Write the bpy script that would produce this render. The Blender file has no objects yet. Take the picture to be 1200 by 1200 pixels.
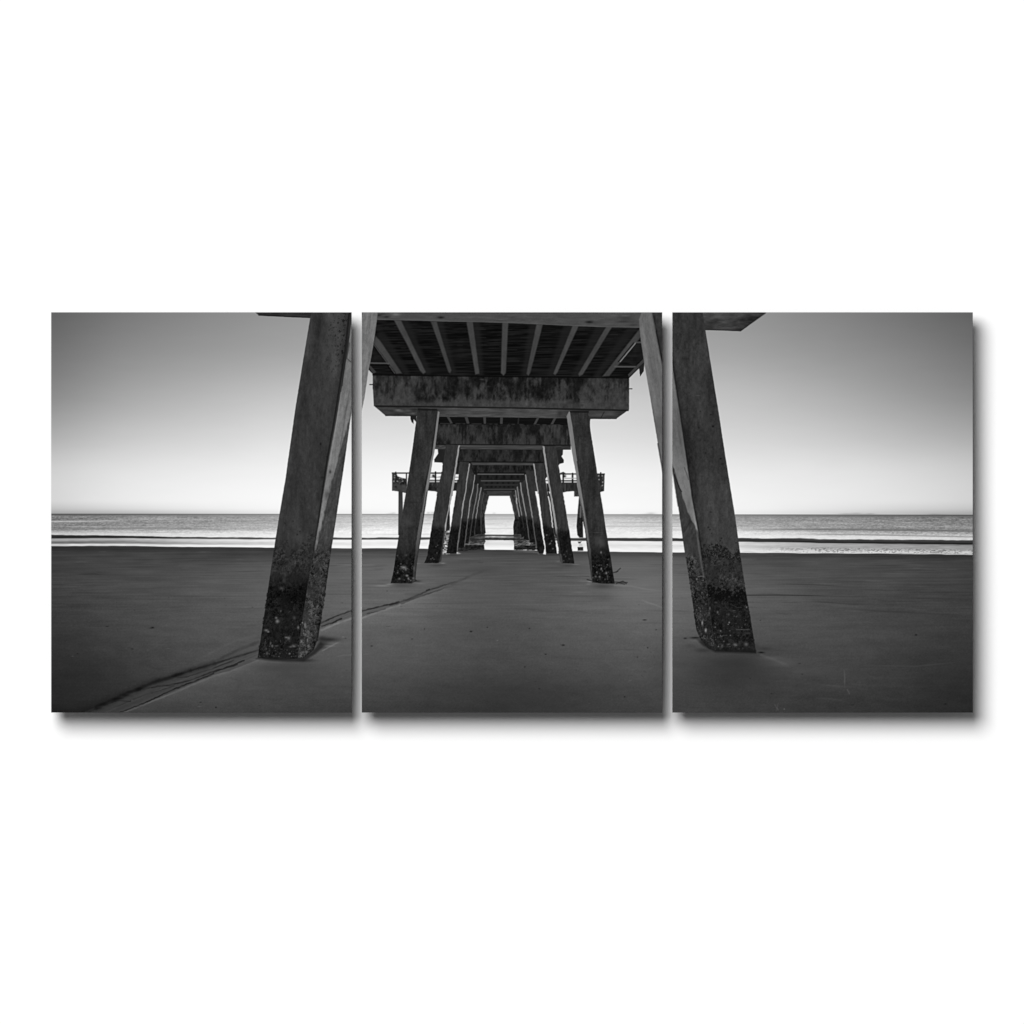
# Three canvas prints (a triptych of one black-and-white beach-pier picture)
# hung side by side on a plain white wall, lit by one large soft lamp.
import bpy, math
import numpy as np

# ------------------------------------------------------------------ camera, world, lamp, exposure
MM = 0.000866            # metres per photo pixel (each print is about 30 x 41 cm)
HZ = 1.5                 # height of the picture centre above the floor
DEPTH = 0.038            # distance of the printed face from the wall
THICK = 0.016            # thickness of each stretched canvas, held off the wall by cleats
GAIN = 1.15              # light the prints receive, relative to a white print rendering as 1.0

sc = bpy.context.scene
cam_d = bpy.data.cameras.new("camera")
cam = bpy.data.objects.new("camera", cam_d)
sc.collection.objects.link(cam)
CAM_D = 30.0
cam.location = (0.0, -CAM_D - DEPTH, HZ)
cam.rotation_euler = (math.radians(90), 0, 0)
cam_d.sensor_width = 36.0
cam_d.lens = 36.0 * CAM_D / (1200 * MM)
cam_d.clip_start = 0.1
cam_d.clip_end = 200
sc.camera = cam

w = bpy.data.worlds.new("World")
sc.world = w
w.use_nodes = True
bg = w.node_tree.nodes["Background"]
bg.inputs[0].default_value = (1, 1, 1, 1)
bg.inputs[1].default_value = 0.13

ld = bpy.data.lights.new("softbox", 'AREA')
ld.shape = 'DISK'
LD = 30.0
ld.size = 2 * LD * 14.5 / 44.0
ld.energy = 13350
lamp = bpy.data.objects.new("softbox", ld)
sc.collection.objects.link(lamp)
dirv = (-13.3 / 44.0, -1.0, 17.5 / 44.0)
lamp.location = (dirv[0] * LD, dirv[1] * LD, HZ + dirv[2] * LD)
lamp.rotation_euler = (math.radians(90) - math.atan2(dirv[2], 1.0), 0, math.atan2(dirv[0], 1.0))

sc.view_settings.view_transform = 'Standard'
sc.view_settings.look = 'None'
sc.view_settings.exposure = 0.0
sc.view_settings.gamma = 1.0
sc.view_settings.use_curve_mapping = False

# ------------------------------------------------------------------ the printed picture
#PAINT-BEGIN
# The print is drawn here by formula (polygons, strokes and noise) in its own flat coordinates:
# x 72..1128, y 366..835, printed grey 0..255.
SS = 2
X0, X1, Y0, Y1 = 72, 1128, 366, 835
NX, NY = (X1 - X0) * SS + 1, (Y1 - Y0) * SS + 1
gx = np.linspace(X0, X1, NX)
gy = np.linspace(Y0, Y1, NY)
GX, GY = np.meshgrid(gx, gy)
IMG = np.zeros((NY, NX))


def hsh(ix, iy, seed):
    n = (ix.astype(np.int64) * 374761393 + iy.astype(np.int64) * 668265263 + seed * 982451653) & 0xffffffff
    n = ((n ^ (n >> 13)) * 1274126177) & 0xffffffff
    n = ((n ^ (n >> 16)) * 2246822519) & 0xffffffff
    n = n ^ (n >> 15)
    return (n & 0xffffff) / float(0xffffff)


def vn(x, y, seed=0):
    ix, iy = np.floor(x), np.floor(y)
    fx, fy = x - ix, y - iy
    fx = fx * fx * (3 - 2 * fx)
    fy = fy * fy * (3 - 2 * fy)
    a, b = hsh(ix, iy, seed), hsh(ix + 1, iy, seed)
    c, d = hsh(ix, iy + 1, seed), hsh(ix + 1, iy + 1, seed)
    return (a + (b - a) * fx) * (1 - fy) + (c + (d - c) * fx) * fy - 0.5


def fbm(x, y, seed=0, octv=4, g=0.55):
    s, a = 0, 1.0
    for k in range(octv):
        s = s + a * vn(x * 2 ** k + 17.3 * k, y * 2 ** k - 9.1 * k, seed + k)
        a *= g
    return s                                     # about -0.8 .. 0.8


def sstep(a, b, v):
    t = np.clip((v - a) / (b - a), 0, 1)
    return t * t * (3 - 2 * t)


def cr(xs, ys, x):                               # monotone-ish cubic through points
    xs, ys = np.asarray(xs, float), np.asarray(ys, float)
    d = np.diff(ys, axis=0) / np.diff(xs).reshape((-1,) + (1,) * (ys.ndim - 1))
    m = np.zeros_like(ys)
    m[1:-1] = np.where(d[:-1] * d[1:] > 0, 2 * d[:-1] * d[1:] / (d[:-1] + d[1:] + 1e-12), 0)
    m[0], m[-1] = d[0], d[-1]
    x = np.clip(x, xs[0], xs[-1])
    i = np.clip(np.searchsorted(xs, x) - 1, 0, len(xs) - 2)
    h = xs[i + 1] - xs[i]
    t = (x - xs[i]) / h
    sh = (-1,) + (1,) * (ys.ndim - 1)
    t, h = t.reshape(sh), h.reshape(sh)
    return ((2 * t**3 - 3 * t**2 + 1) * ys[i] + (t**3 - 2 * t**2 + t) * h * m[i]
            + (-2 * t**3 + 3 * t**2) * ys[i + 1] + (t**3 - t**2) * h * m[i + 1])


def table(xs, ys, rows):                         # rows[y][x] -> full grid
    t = cr(ys, np.array(rows, float), gy)        # NY x len(xs)
    return cr(xs, t.T, gx).T


def box(pts, m):
    a = np.array(pts, float)
    x0 = max(0, int((a[:, 0].min() - m - X0) * SS)); x1 = min(NX, int((a[:, 0].max() + m - X0) * SS) + 2)
    y0 = max(0, int((a[:, 1].min() - m - Y0) * SS)); y1 = min(NY, int((a[:, 1].max() + m - Y0) * SS) + 2)
    return slice(y0, max(y0, y1)), slice(x0, max(x0, x1))


def segd(px, py, a, b):
    dx, dy = b[0] - a[0], b[1] - a[1]
    t = np.clip(((px - a[0]) * dx + (py - a[1]) * dy) / (dx * dx + dy * dy + 1e-12), 0, 1)
    return np.hypot(px - a[0] - t * dx, py - a[1] - t * dy), t


def pmask(pts, px, py, aa=0.9):
    n = len(pts)
    dm = np.full(px.shape, 1e9)
    ins = np.zeros(px.shape, bool)
    for i in range(n):
        a, b = pts[i], pts[(i + 1) % n]
        dm = np.minimum(dm, segd(px, py, a, b)[0])
        if a[1] != b[1]:
            c = ((a[1] > py) != (b[1] > py)) & (px < (b[0] - a[0]) * (py - a[1]) / (b[1] - a[1]) + a[0])
            ins ^= c
    return np.clip(0.5 + np.where(ins, dm, -dm) / aa, 0, 1)


WOB = 0.0


def wob(s):
    if WOB <= 0:
        return GX[s], GY[s]
    x, y = GX[s], GY[s]
    return x + WOB * 2 * vn(x / 2.6, y / 2.6, 301), y + WOB * (1.4 * vn(x / 3.4, y / 2.2, 302) + .8 * vn(x / 1.2, y / 1.2, 303))


def put(s, m, val):
    IMG[s] = IMG[s] * (1 - m) + val * m


def poly(pts, val, alpha=1.0, aa=0.9):
    s = box(pts, aa + 1)
    px, py = wob(s)
    if px.size == 0:
        return
    m = pmask(pts, px, py, aa) * alpha
    put(s, m, val(px, py) if callable(val) else val)


def line(pts, wd, val, alpha=1.0, soft=0.8, fade=(0, 0)):
    """soft stroke; wd may be a number or (start, end); fade = alpha at both ends when given"""
    w0, w1 = (wd if isinstance(wd, tuple) else (wd, wd))
    s = box(pts, max(w0, w1) + soft * 2 + 1)
    px, py = wob(s)
    if px.size == 0:
        return
    L = [0.0]
    for a, b in zip(pts, pts[1:]):
        L.append(L[-1] + math.hypot(b[0] - a[0], b[1] - a[1]))
    best = np.full(px.shape, 1e9); pos = np.zeros(px.shape)
    for k, (a, b) in enumerate(zip(pts, pts[1:])):
        d, t = segd(px, py, a, b)
        p = (L[k] + t * (L[k + 1] - L[k])) / L[-1]
        q = d < best
        best = np.where(q, d, best); pos = np.where(q, p, pos)
    hw = 0.5 * (w0 + (w1 - w0) * pos)
    m = 1 - sstep(-0.5 * soft, soft, best - hw)
    al = alpha * (1 - fade[0] * sstep(0.35, 0, pos)) * (1 - fade[1] * sstep(0.65, 1, pos)) \
        if (fade[0] or fade[1]) else alpha
    if WOB > 0.5:
        al = al * np.clip(.78 + .8 * vn(px / 7, py / 3, 304), 0, 1)
    put(s, m * al, val(px, py) if callable(val) else val)


def blob(x, y, rx, ry, val, alpha=1.0, rot=0.0):
    c, sn = math.cos(rot), math.sin(rot)
    r = max(rx, ry) * 2.4
    s = box([(x - r, y - r), (x + r, y + r)], 0)
    px, py = GX[s] - x, GY[s] - y
    if px.size == 0:
        return
    u, v = (px * c + py * sn) / rx, (-px * sn + py * c) / ry
    put(s, np.exp(-(u * u + v * v)) * alpha, val)


# ---- sky
SX = [72, 162, 262, 362, 600, 838, 938, 1038, 1128]
IMG[:] = table(SX, [366, 410, 460, 510, 560, 585, 595, 602], [
    [98, 121, 138, 150, 160, 150, 136, 117, 98],
    [114, 139, 154, 165, 178, 165, 152, 135, 115],
    [137, 165, 183, 196, 206, 192, 178, 158, 138],
    [174, 199, 213, 224, 226, 215, 206, 189, 172],
    [211, 231, 241, 247, 250, 241, 235, 224, 208],
    [214, 236, 247, 252, 254, 247, 240, 229, 213],
    [196, 222, 240, 250, 255, 248, 236, 218, 200],
    [160, 178, 208, 236, 250, 240, 218, 192, 168]])
IMG += 1.2 * fbm(GX / 40, GY / 9, 5, 3)
# islands and far ships on the horizon
for x, y, rx, ry, v in [(461, 601.3, 3, 1.0, 190), (457, 602, 4, 0.8, 200), (502, 601, 2, 1.2, 180), (507, 601, 2.4, 1.4, 175),
                        (540, 602, 8, .7, 200), (579, 601.4, 2, 1, 205), (763, 601.6, 5, 1.3, 185), (734, 602.2, 4, .7, 215), (760, 602.6, 9, .8, 190)]:
    blob(x, y, rx, ry, v, 0.5)
for x, y, rx, v in [(980, 602, 9, 165), (992, 601.5, 6, 160), (1008, 602, 5, 150), (998, 602.6, 16, 170), (1082, 602.6, 6, 150), (1090, 602.9, 12, 150), (1110, 602.7, 8, 160)]:
    blob(x, y, rx, 0.7, v, 0.6)

# ---- sea
hor = np.interp(gx, [72, 600, 1128], [602.2, 602.4, 603.4])[None, :]
wtop = np.interp(gx, [72, 120, 160, 262, 340, 440, 540, 600, 700, 780, 840, 930, 948, 1000, 1128],
                 [627.2, 627.4, 628.2, 630.0, 630.2, 630.2, 630.0, 630.4, 630.6, 630.8, 630.8, 631.2, 632.0, 632.4, 633.3])[None, :]
wbot = np.interp(gx, [72, 120, 160, 262, 340, 440, 540, 600, 700, 780, 840, 930, 948, 1000, 1128],
                 [630.9, 630.6, 630.5, 631.6, 632.0, 632.3, 632.4, 632.8, 633.4, 634.2, 634.6, 635.6, 636.2, 636.8, 638.2])[None, :]
wtop = wtop + 0.5 * vn(GX / 16, 0 * GX, 77) + 0.25 * vn(GX / 5, 0 * GX, 78)
wbot = wbot + 0.35 * vn(GX / 12, 0 * GX, 79)
shore = np.interp(gx, [72, 120, 200, 262, 330, 440, 520, 600, 650, 740, 840, 940, 1040, 1128],
                  [640.0, 639.6, 640.2, 641.0, 641.6, 642.4, 643.2, 644.2, 645.4, 646.6, 647.6, 648.2, 648.8, 650.0])[None, :]
shore = shore + 0.5 * vn(GX / 30, 0 * GX, 80) + 0.25 * vn(GX / 9, 0 * GX, 81)
T = np.clip((GY - hor) / (wtop - hor), 0, 1) * 25.0
TX = [72, 162, 262, 362, 450, 600, 740, 838, 938, 1038, 1128]
tt = [0, 1.5, 4, 8, 12, 16, 19, 22, 24.5, 25]
rows = [[92, 104, 128, 150, 165, 172, 165, 135, 118, 104, 98],
        [108, 118, 138, 160, 180, 178, 165, 140, 125, 115, 110],
        [130, 138, 150, 172, 200, 205, 190, 160, 145, 135, 130],
        [140, 146, 158, 176, 205, 215, 205, 172, 155, 148, 142],
        [140, 144, 158, 182, 222, 228, 215, 180, 158, 150, 142],
        [128, 146, 172, 205, 240, 240, 228, 205, 158, 140, 132],
        [134, 170, 208, 228, 245, 244, 240, 232, 205, 180, 172],
        [190, 208, 226, 240, 246, 240, 244, 240, 226, 214, 205],
        [212, 222, 232, 242, 240, 235, 240, 238, 228, 222, 212],
        [212, 222, 232, 242, 240, 235, 240, 238, 228, 222, 212]]
rr = np.array(rows, float)
cols = cr(TX, rr.T, gx)                          # NX x len(tt)
sea = np.zeros_like(IMG)
for k in range(len(tt) - 1):
    q = (T >= tt[k]) & (T <= tt[k + 1])
    f = (T - tt[k]) / (tt[k + 1] - tt[k])
    sea = np.where(q, cols[:, k][None, :] * (1 - f) + cols[:, k + 1][None, :] * f, sea)
edge = np.clip(np.abs(GX - 600) / 520, 0, 1)
amp = (0.25 + 0.75 * edge) * sstep(0, 4, T) * (1 - 0.6 * sstep(19, 23, T))
sea = sea + amp * (22 * vn(GX / 34, GY / 1.3, 21) + 22 * vn(GX / 9, GY / 0.9, 22) + 34 * vn(GX / 2.4, GY / 0.85, 23) + 22 * vn(GX / 1.1, GY / 0.8, 25) + 22 * vn(GX / 110, GY / 1.7, 24))
m = sstep(-0.35, 0.35, GY - hor)
IMG[:] = IMG * (1 - m) + sea * m
# horizon line
hv = 70 + 80 * (1 - edge) ** 0.8
IMG[:] = IMG + (np.minimum(IMG, hv) - IMG) * np.exp(-((GY - hor - 0.3) / 0.55) ** 2) * (0.35 + 0.5 * edge)
# thin grey swell lines
line([(72, 620.2), (120, 619.6), (200, 618.8), (300, 621.0)], 1.4, 118, 0.45, 1.0, (0, 1))
line([(72, 611.4), (140, 610.4), (170, 610.6)], 0.8, 205, 0.6, 0.6, (0, 1))
line([(60, 612.6), (160, 612.4), (230, 613)], 0.7, 110, 0.4, 0.6, (0, 1))
line([(90, 617), (160, 617.5), (240, 616.8)], 0.7, 190, 0.5, 0.6, (0, 1))
line([(850, 620.6), (960, 620.2), (1050, 621.4), (1128, 622.4)], 1.4, 108, 0.7, 0.9, (1, 0))
line([(900, 625.5), (990, 626.4), (1128, 629.2)], 1.0, 140, 0.7, 0.8, (1, 0))
line([(980, 612), (1060, 613.2), (1128, 612.6)], 0.8, 118, 0.5, 0.6, (1, 0))
line([(660, 617), (760, 616.6), (840, 617)], 0.8, 170, 0.5, 0.8, (1, 1))
line([(700, 613), (830, 611.6)], 0.7, 165, 0.45, 0.7, (1, 1))
line([(430, 614), (520, 613.6), (600, 614)], 0.9, 185, 0.5, 0.9, (1, 1))
line([(568, 608.5), (602, 608)], 0.8, 175, 0.5)
line([(568, 619), (602, 619.6)], 0.8, 205, 0.6)
line([(430, 626.5), (500, 626), (540, 627)], 0.8, 205, 0.6, 0.8, (1, 1))
# lower sea between the dark wave and the shore
U = np.clip((GY - wbot) / (shore - wbot), 0, 1) * 10
lowr = np.array([[150, 178, 205, 228, 238, 225, 232, 215, 165, 140, 120],
                 [168, 180, 215, 236, 244, 232, 240, 225, 180, 160, 150],
                 [118, 140, 196, 215, 232, 224, 226, 210, 168, 158, 150],
                 [100, 128, 176, 225, 240, 238, 238, 228, 190, 185, 180],
                 [210, 216, 236, 248, 250, 250, 246, 240, 218, 215, 208],
                 [190, 214, 240, 248, 252, 252, 248, 238, 214, 205, 192]], float)
lt = [0, 2.2, 4.4, 6.2, 8.0, 10]
lc = cr(TX, lowr.T, gx)
low = np.zeros_like(IMG)
for k in range(5):
    q = (U >= lt[k]) & (U <= lt[k + 1])
    f = (U - lt[k]) / (lt[k + 1] - lt[k])
    low = np.where(q, lc[:, k][None, :] * (1 - f) + lc[:, k + 1][None, :] * f, low)
low += (0.3 + edge) * (14 * vn(GX / 20, GY / 1.0, 31) + 12 * vn(GX / 6, GY / 0.9, 32))
rgt = sstep(860, 960, GX)
low -= rgt * 60 * sstep(-0.15, 0.45, vn(GX / 1.6, GY / 0.8, 33) + 0.5 * vn(GX / 7, GY / 1.6, 34)) * sstep(4, 6, U) * (1 - sstep(9.0, 9.8, U))
m = sstep(-0.4, 0.4, GY - wbot)
IMG[:] = IMG * (1 - m) + low * m
# the dark wave
wv = 42 + 36 * sstep(180, 300, GX) - 22 * sstep(520, 760, GX) + 16 * vn(GX / 14, GY / 0.8, 35)
wk = sstep(800, 980, GX)
wv = wv * (1 - wk) + wk * (62 - 36 * sstep(0.35, 0.95, (GY - wtop) / (wbot - wtop)) + 8 * vn(GX / 10, GY, 36))
m = sstep(-1.0, 0.7, GY - wtop + .5 * vn(GX / 6, GY, 38)) * (1 - sstep(-0.6, 0.8, GY - wbot))
IMG[:] = IMG * (1 - m) + wv * m
# second dark wave under the pier
line([(556, 627.6), (575, 627.3), (600, 627.6), (615, 628)], 1.5, 52, 0.9, 0.7)
WOB = 0.45
poly([(566, 628.6), (606, 628.6), (606, 630.6), (566, 630.6)], lambda x, y: 135 + 60 * vn(x / 5, y / 0.8, 37), 0.9)
line([(540, 631.6), (575, 631.4), (600, 631.9), (622, 632.0)], 2.0, 46, 0.95, 0.7)
WOB = 0.0
line([(640, 633), (700, 632.6), (776, 632.4)], (1.6, 3.2), 60, 0.6, 0.8)

# ---- sand
HX = [72, 162, 262, 362, 440, 600, 750, 838, 948, 1048, 1128]
sand = table(HX, [640, 650, 665, 700, 740, 780, 835], [
    [56, 60, 64, 68, 70, 70, 74, 70, 66, 62, 58],
    [60, 64, 69, 75, 82, 76, 84, 80, 70, 65, 61],
    [64, 70, 79, 89, 95, 82, 98, 90, 77, 68, 63],
    [61, 72, 83, 92, 99, 86, 103, 95, 79, 69, 62],
    [54, 68, 80, 88, 92, 79, 95, 84, 76, 65, 57],
    [46, 58, 74, 80, 84, 72, 82, 66, 68, 58, 50],
    [34, 50, 66, 62, 60, 52, 62, 60, 56, 49, 38]])
persp = np.clip((GY - 640) / 60, 0.15, 3.0)
tilt = (GX - 600) * 0.05
sand += 8 * vn(GX / 60, (GY + 0.1 * tilt) / 1.1, 41) * (1 - sstep(690, 740, GY))
sand += 6 * vn(GX / 26, (GY + 0.25 * tilt) / 1.6, 42) * (1 - 0.6 * sstep(700, 760, GY))
sand += (5 * vn((GX) / 60, (GY - tilt * 0.7) / 4.0, 43) + 4 * fbm(GX / 22, (GY - tilt) / 6, 44, 3)) * (1 - .6 * sstep(715, 770, GY))
sand += 4 * fbm(GX / 14, GY / 7, 48, 4) * sstep(700, 760, GY)
sand += 5 * fbm(GX / 80, GY / 24, 45, 3) + (4.5 * vn(GX / 1.5, GY / 1.2, 46) + 4 * vn(GX / 0.9, GY / 0.8, 47)) * (.35 + .65 * sstep(660, 720, GY))
m = sstep(-0.4, 0.6, GY - shore)
IMG[:] = IMG * (1 - m) + sand * m
IMG[:] -= 9 * np.exp(-((GY - shore - 3) / 3.0) ** 2) * m


for x, y, rx, ry, v, al in [(752, 690, 42, 24, 112, .5), (452, 670, 42, 14, 110, .5), (345, 690, 60, 24, 98, .4), (585, 700, 70, 20, 92, .35), (735, 665, 36, 9, 104, .4),
                            (850, 700, 60, 30, 96, .3), (600, 815, 110, 22, 50, .45), (100, 800, 60, 40, 38, .4), (1110, 800, 50, 40, 42, .35), (560, 668, 26, 5, 66, .4)]:
    blob(x, y, rx, ry, v, al * 1.0)
IMG[:] += (1.2 * vn(GX / 1.4, GY / 1.2, 311) + 1.5 * vn(GX / .9, GY / .8, 312)) * sstep(650, 700, GY)


def cz(pts, v, wd=1.4, al=0.6, soft=1.0, fade=(1, 1)):
    line(pts, wd, v, al, soft, fade)


# ripple lines and far marks in the sand
rs = np.random.RandomState(7)
for k in range(170):
    x = rs.uniform(72, 1128); y = 646 + 70 * rs.rand() ** 1.3
    L_ = rs.uniform(12, 60) * (0.6 + (y - 646) / 60)
    sl = (600 - x) / 520 * rs.uniform(0.00, 0.06) * -1
    v = 50 if rs.rand() < 0.6 else 105
    cz([(x, y), (x + L_ * .5, y + L_ * .5 * sl + rs.uniform(-.5, .5)), (x + L_, y + L_ * sl)], v, 0.5, rs.uniform(.10, .28), 1.0)
for k in range(70):
    x = rs.uniform(72, 1128); y = rs.uniform(700, 830); L_ = rs.uniform(14, 60)
    if 300 < x < 560:
        continue
    sl = rs.uniform(-.12, .02) if x < 600 else rs.uniform(-.02, .14)
    cz([(x, y), (x + L_ * .5, y + L_ * .5 * sl + rs.uniform(-1, 1)), (x + L_, y + L_ * sl)], 48 if rs.rand() < .55 else 92, 0.7, rs.uniform(.08, .22), 1.6)
line([(864, 697.5), (900, 697.3), (935, 697.8), (965, 698.2)], 0.9, 42, 0.7, 0.8, (0, 1))
line([(890, 684), (940, 685), (990, 688)], 0.8, 52, 0.5, 0.9, (1, 1))
line([(960, 712), (1000, 715), (1060, 718), (1128, 722)], 1.0, 54, 0.5, 1.3, (1, 1))
line([(930, 704), (985, 708), (1020, 708)], 1.0, 50, 0.45, 1.0, (1, 1))
line([(970, 779), (1060, 781), (1128, 774)], 1.0, 72, 0.4, 1.2, (1, 1))
line([(977, 782), (978, 795), (977.5, 807)], 1.0, 92, 0.5, 0.9, (1, 1))
line([(981, 808), (983.5, 813)], 1.0, 88, 0.5)
line([(98, 673), (122, 672.5), (135, 674)], 0.9, 46, 0.5, 0.9, (1, 1))
line([(440, 716), (470, 709)], 1, 80, 0.1)

# ---- the rill (drain channel) running from the lower left to the pier
UP = [(98, 839), (125, 829), (150, 818), (180, 805), (195, 799), (212, 794), (235, 786), (262, 778), (282, 772), (314, 762), (345, 747), (389, 730),
      (424, 716), (457, 708.5), (480, 700), (501, 692), (534, 682), (560, 672)]
LO = [(150, 836), (170, 829), (205, 815), (225, 806), (248, 797), (262, 791), (282, 786), (314, 773), (350, 755), (389, 737), (424, 723.5), (465, 709),
      (504, 696), (534, 683.5), (560, 674)]
s_ = slice(None)
# sand bank south of the rill is lighter beside its crest
yl = np.interp(gx, [p[0] for p in LO], [p[1] for p in LO])[None, :]
dd = GY - yl
bank = np.exp(-np.clip(dd, 0, 999) / 16.0) * (dd > 0) * sstep(72, 160, GX) * (1 - sstep(480, 560, GX))
IMG[:] += 17 * bank * (1 - 0.35 * sstep(300, 420, GX))
yu = np.interp(gx, [p[0] for p in UP], [p[1] for p in UP])[None, :]
du = yu - GY
IMG[:] -= 13 * np.exp(-(np.clip(du, 0, 999) / (3 + 5 * (1 - sstep(100, 260, GX)))) ** 1.2) * (du > -1) * (1 - sstep(260, 420, GX) * .7) * (1 - sstep(500, 560, GX))
WOB = 0.55
poly(UP + LO[::-1], lambda x, y: 70 + 16 * sstep(250, 420, x) + 16 * vn((x + 2.2 * y) / 26, (y + 0.42 * x) / 1.4, 51) + 5 * vn(x / 3, y / 2, 52), 0.62, 2.0)
line(UP[:8], (8.0, 3.0), 32, 0.6, 4.5)
line(UP[1:7], (3.6, 2.0), 16, 0.85, 2.2)
line(UP[6:11], (1.5, .9), 28, 0.75, 1.5)
line([(314, 753), (290, 762), (262, 776), (240, 784)], (3, 1), 46, 0.45, 2.0, (0, 1))
line([(312, 745), (290, 750), (268, 760), (240, 776)], (2, 1.5), 98, 0.35, 2.2, (0, 1))
line([(389, 729.5), (405, 722.5), (424, 715.5)], 1.3, 36, 0.85, 0.9)
line([(389, 734), (400, 730.5), (412, 725)], (1.2, 1.8), 34, 0.85, 0.8)
line([(424, 716), (440, 712), (457, 708), (468, 705)], 1.2, 34, 0.8, 0.9)
line([(430, 719), (445, 716), (452, 713.5)], 1.0, 40, 0.7, 0.8)
line([(457, 709), (480, 702), (504, 691), (520, 686), (545, 678)], (1.5, 1.0), 40, 0.75, 1.0, (0, 1))
line([(470, 708), (490, 699.5), (520, 690), (540, 683)], (1.2, 0.8), 46, 0.6, 0.9, (0, 1))
line([(500, 691.6), (503, 691)], 1.6, 22, 0.8)
line([(530, 684), (556, 673), (575, 667)], (2, 1), 60, 0.5, 1.8, (0, 1))
line([(150, 836), (176, 826.5), (206, 812), (226, 803.5), (246, 796), (262, 789.5)], (1.2, 1.5), 26, 0.8, 0.9)
line([(112, 836), (135, 826), (150, 821), (165, 822)], (1.4, 1.0), 28, 0.7, 1.0)
line([(190, 806), (214, 802), (232, 798), (262, 787), (290, 779)], (1.0, 1.4), 30, 0.75, 0.9)
line([(200, 796), (232, 793), (262, 783), (286, 774)], (1.0, 1.2), 36, 0.6, 0.9)
line([(262, 787.5), (284, 780), (298, 774)], (1.8, 1.2), 30, 0.8, 0.8)
line([(180, 808), (200, 803), (216, 804), (190, 812)], 0.9, 34, 0.5, 0.9)
line([(150, 828), (170, 819), (190, 812)], 1.0, 40, 0.4, 1.6)
line([(153, 836.5), (180, 826), (208, 815), (250, 797.5), (264, 792), (284, 786), (314, 774)], (1.2, 1.6), 108, 0.55, 1.2)
line([(389, 738.5), (406, 731), (424, 724.3), (440, 718), (466, 710), (490, 701.5)], (2.0, 1.0), 130, 0.7, 1.1, (0, .8))
line([(490, 702), (520, 690.5), (535, 684)], 0.9, 108, 0.5, 1.0, (0, 1))
WOB = 0.0
# small stones and weed on the sand
for x, y, rx, ry, v in [(137.5, 734, 2.0, .7, 26), (190, 736, 3.2, .9, 24), (191, 735.2, 1.6, .9, 14), (167, 760.5, 1.6, .7, 22), (209, 760, 2.4, .5, 88), (97, 769, 1.5, .6, 82),
                        (103, 766, 1, .6, 20), (552, 740, 1.7, 1.1, 12), (571, 735.2, 1.2, .8, 32), (497.5, 737, .8, 1.0, 40), (483, 748.8, 1.4, .7, 30), (435.5, 757, 1.6, .8, 26),
                        (583, 750.5, 1.2, .6, 110), (429, 766.5, 4, .6, 104), (660, 756, 2.2, 1.2, 16), (639.5, 766.7, 1.4, .9, 26), (615, 781.5, 1.2, .9, 26), (620.5, 736.5, 1.1, 1, 34),
                        (755.5, 726.5, 2.6, .9, 12), (769, 738, 1.2, .7, 34), (759, 759, 1.0, 1.0, 24), (747, 770, 1, .8, 36), (732, 816.5, 1.0, 1.0, 22), (632, 807, 1.3, .9, 34),
                        (1061.5, 744, 1.6, 1.1, 12), (1066, 749, 1, .6, 78), (1096, 825, 2.2, 1.1, 24), (879, 727, 1.0, .6, 38), (867, 795, .9, .7, 20), (892, 813, 1.2, .8, 34),
                        (925, 777.5, 2.0, 1.0, 28), (928, 790, 1.4, 1.0, 26), (907, 831, 1, 1, 110), (791, 748, 2.2, 1.2, 22), (860.5, 700.5, 1, .5, 40), (265, 829, 1.0, 1.2, 12), (247, 823, 1.6, .8, 34),
                        (246, 828, 3, .7, 90), (414, 746.5, 1.3, .6, 118), (417, 748, 1.5, .6, 46), (413, 793, 1.4, .5, 100), (442, 757.5, 1.4, .6, 92), (987, 826, 2.2, .7, 34), (455, 734, 3, .5, 60)]:
    blob(x, y, rx * .85, ry * .8, v, 0.7)
for k in range(60):
    blob(rs.uniform(72, 1128), rs.uniform(690, 834), rs.uniform(.5, 1.2), rs.uniform(.4, .8), 40 if rs.rand() < .6 else 88, rs.uniform(.15, .45))
for k in range(16):
    x, y = rs.uniform(735, 768), rs.uniform(752, 800)
    line([(x, y), (x + rs.uniform(-4, 5), y + rs.uniform(-3, 3))], .5, 100 if k % 3 else 52, .3)
line([(900, 824), (898, 833)], 0.6, 95, .3); line([(896, 826), (900, 832)], 0.6, 100, .4)


# ---- textures for concrete and decking
def conc(base, amp=8, seed=60, gr=3.0):
    return lambda x, y: base + amp * fbm(x / 7, y / 16, seed, 4) + gr * vn(x / 0.8, y / 0.9, seed + 9)


def run(pts, y):                                 # x of an edge at y
    ys = [p[1] for p in pts]; xs = [p[0] for p in pts]
    return np.interp(y, ys, xs)


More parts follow.
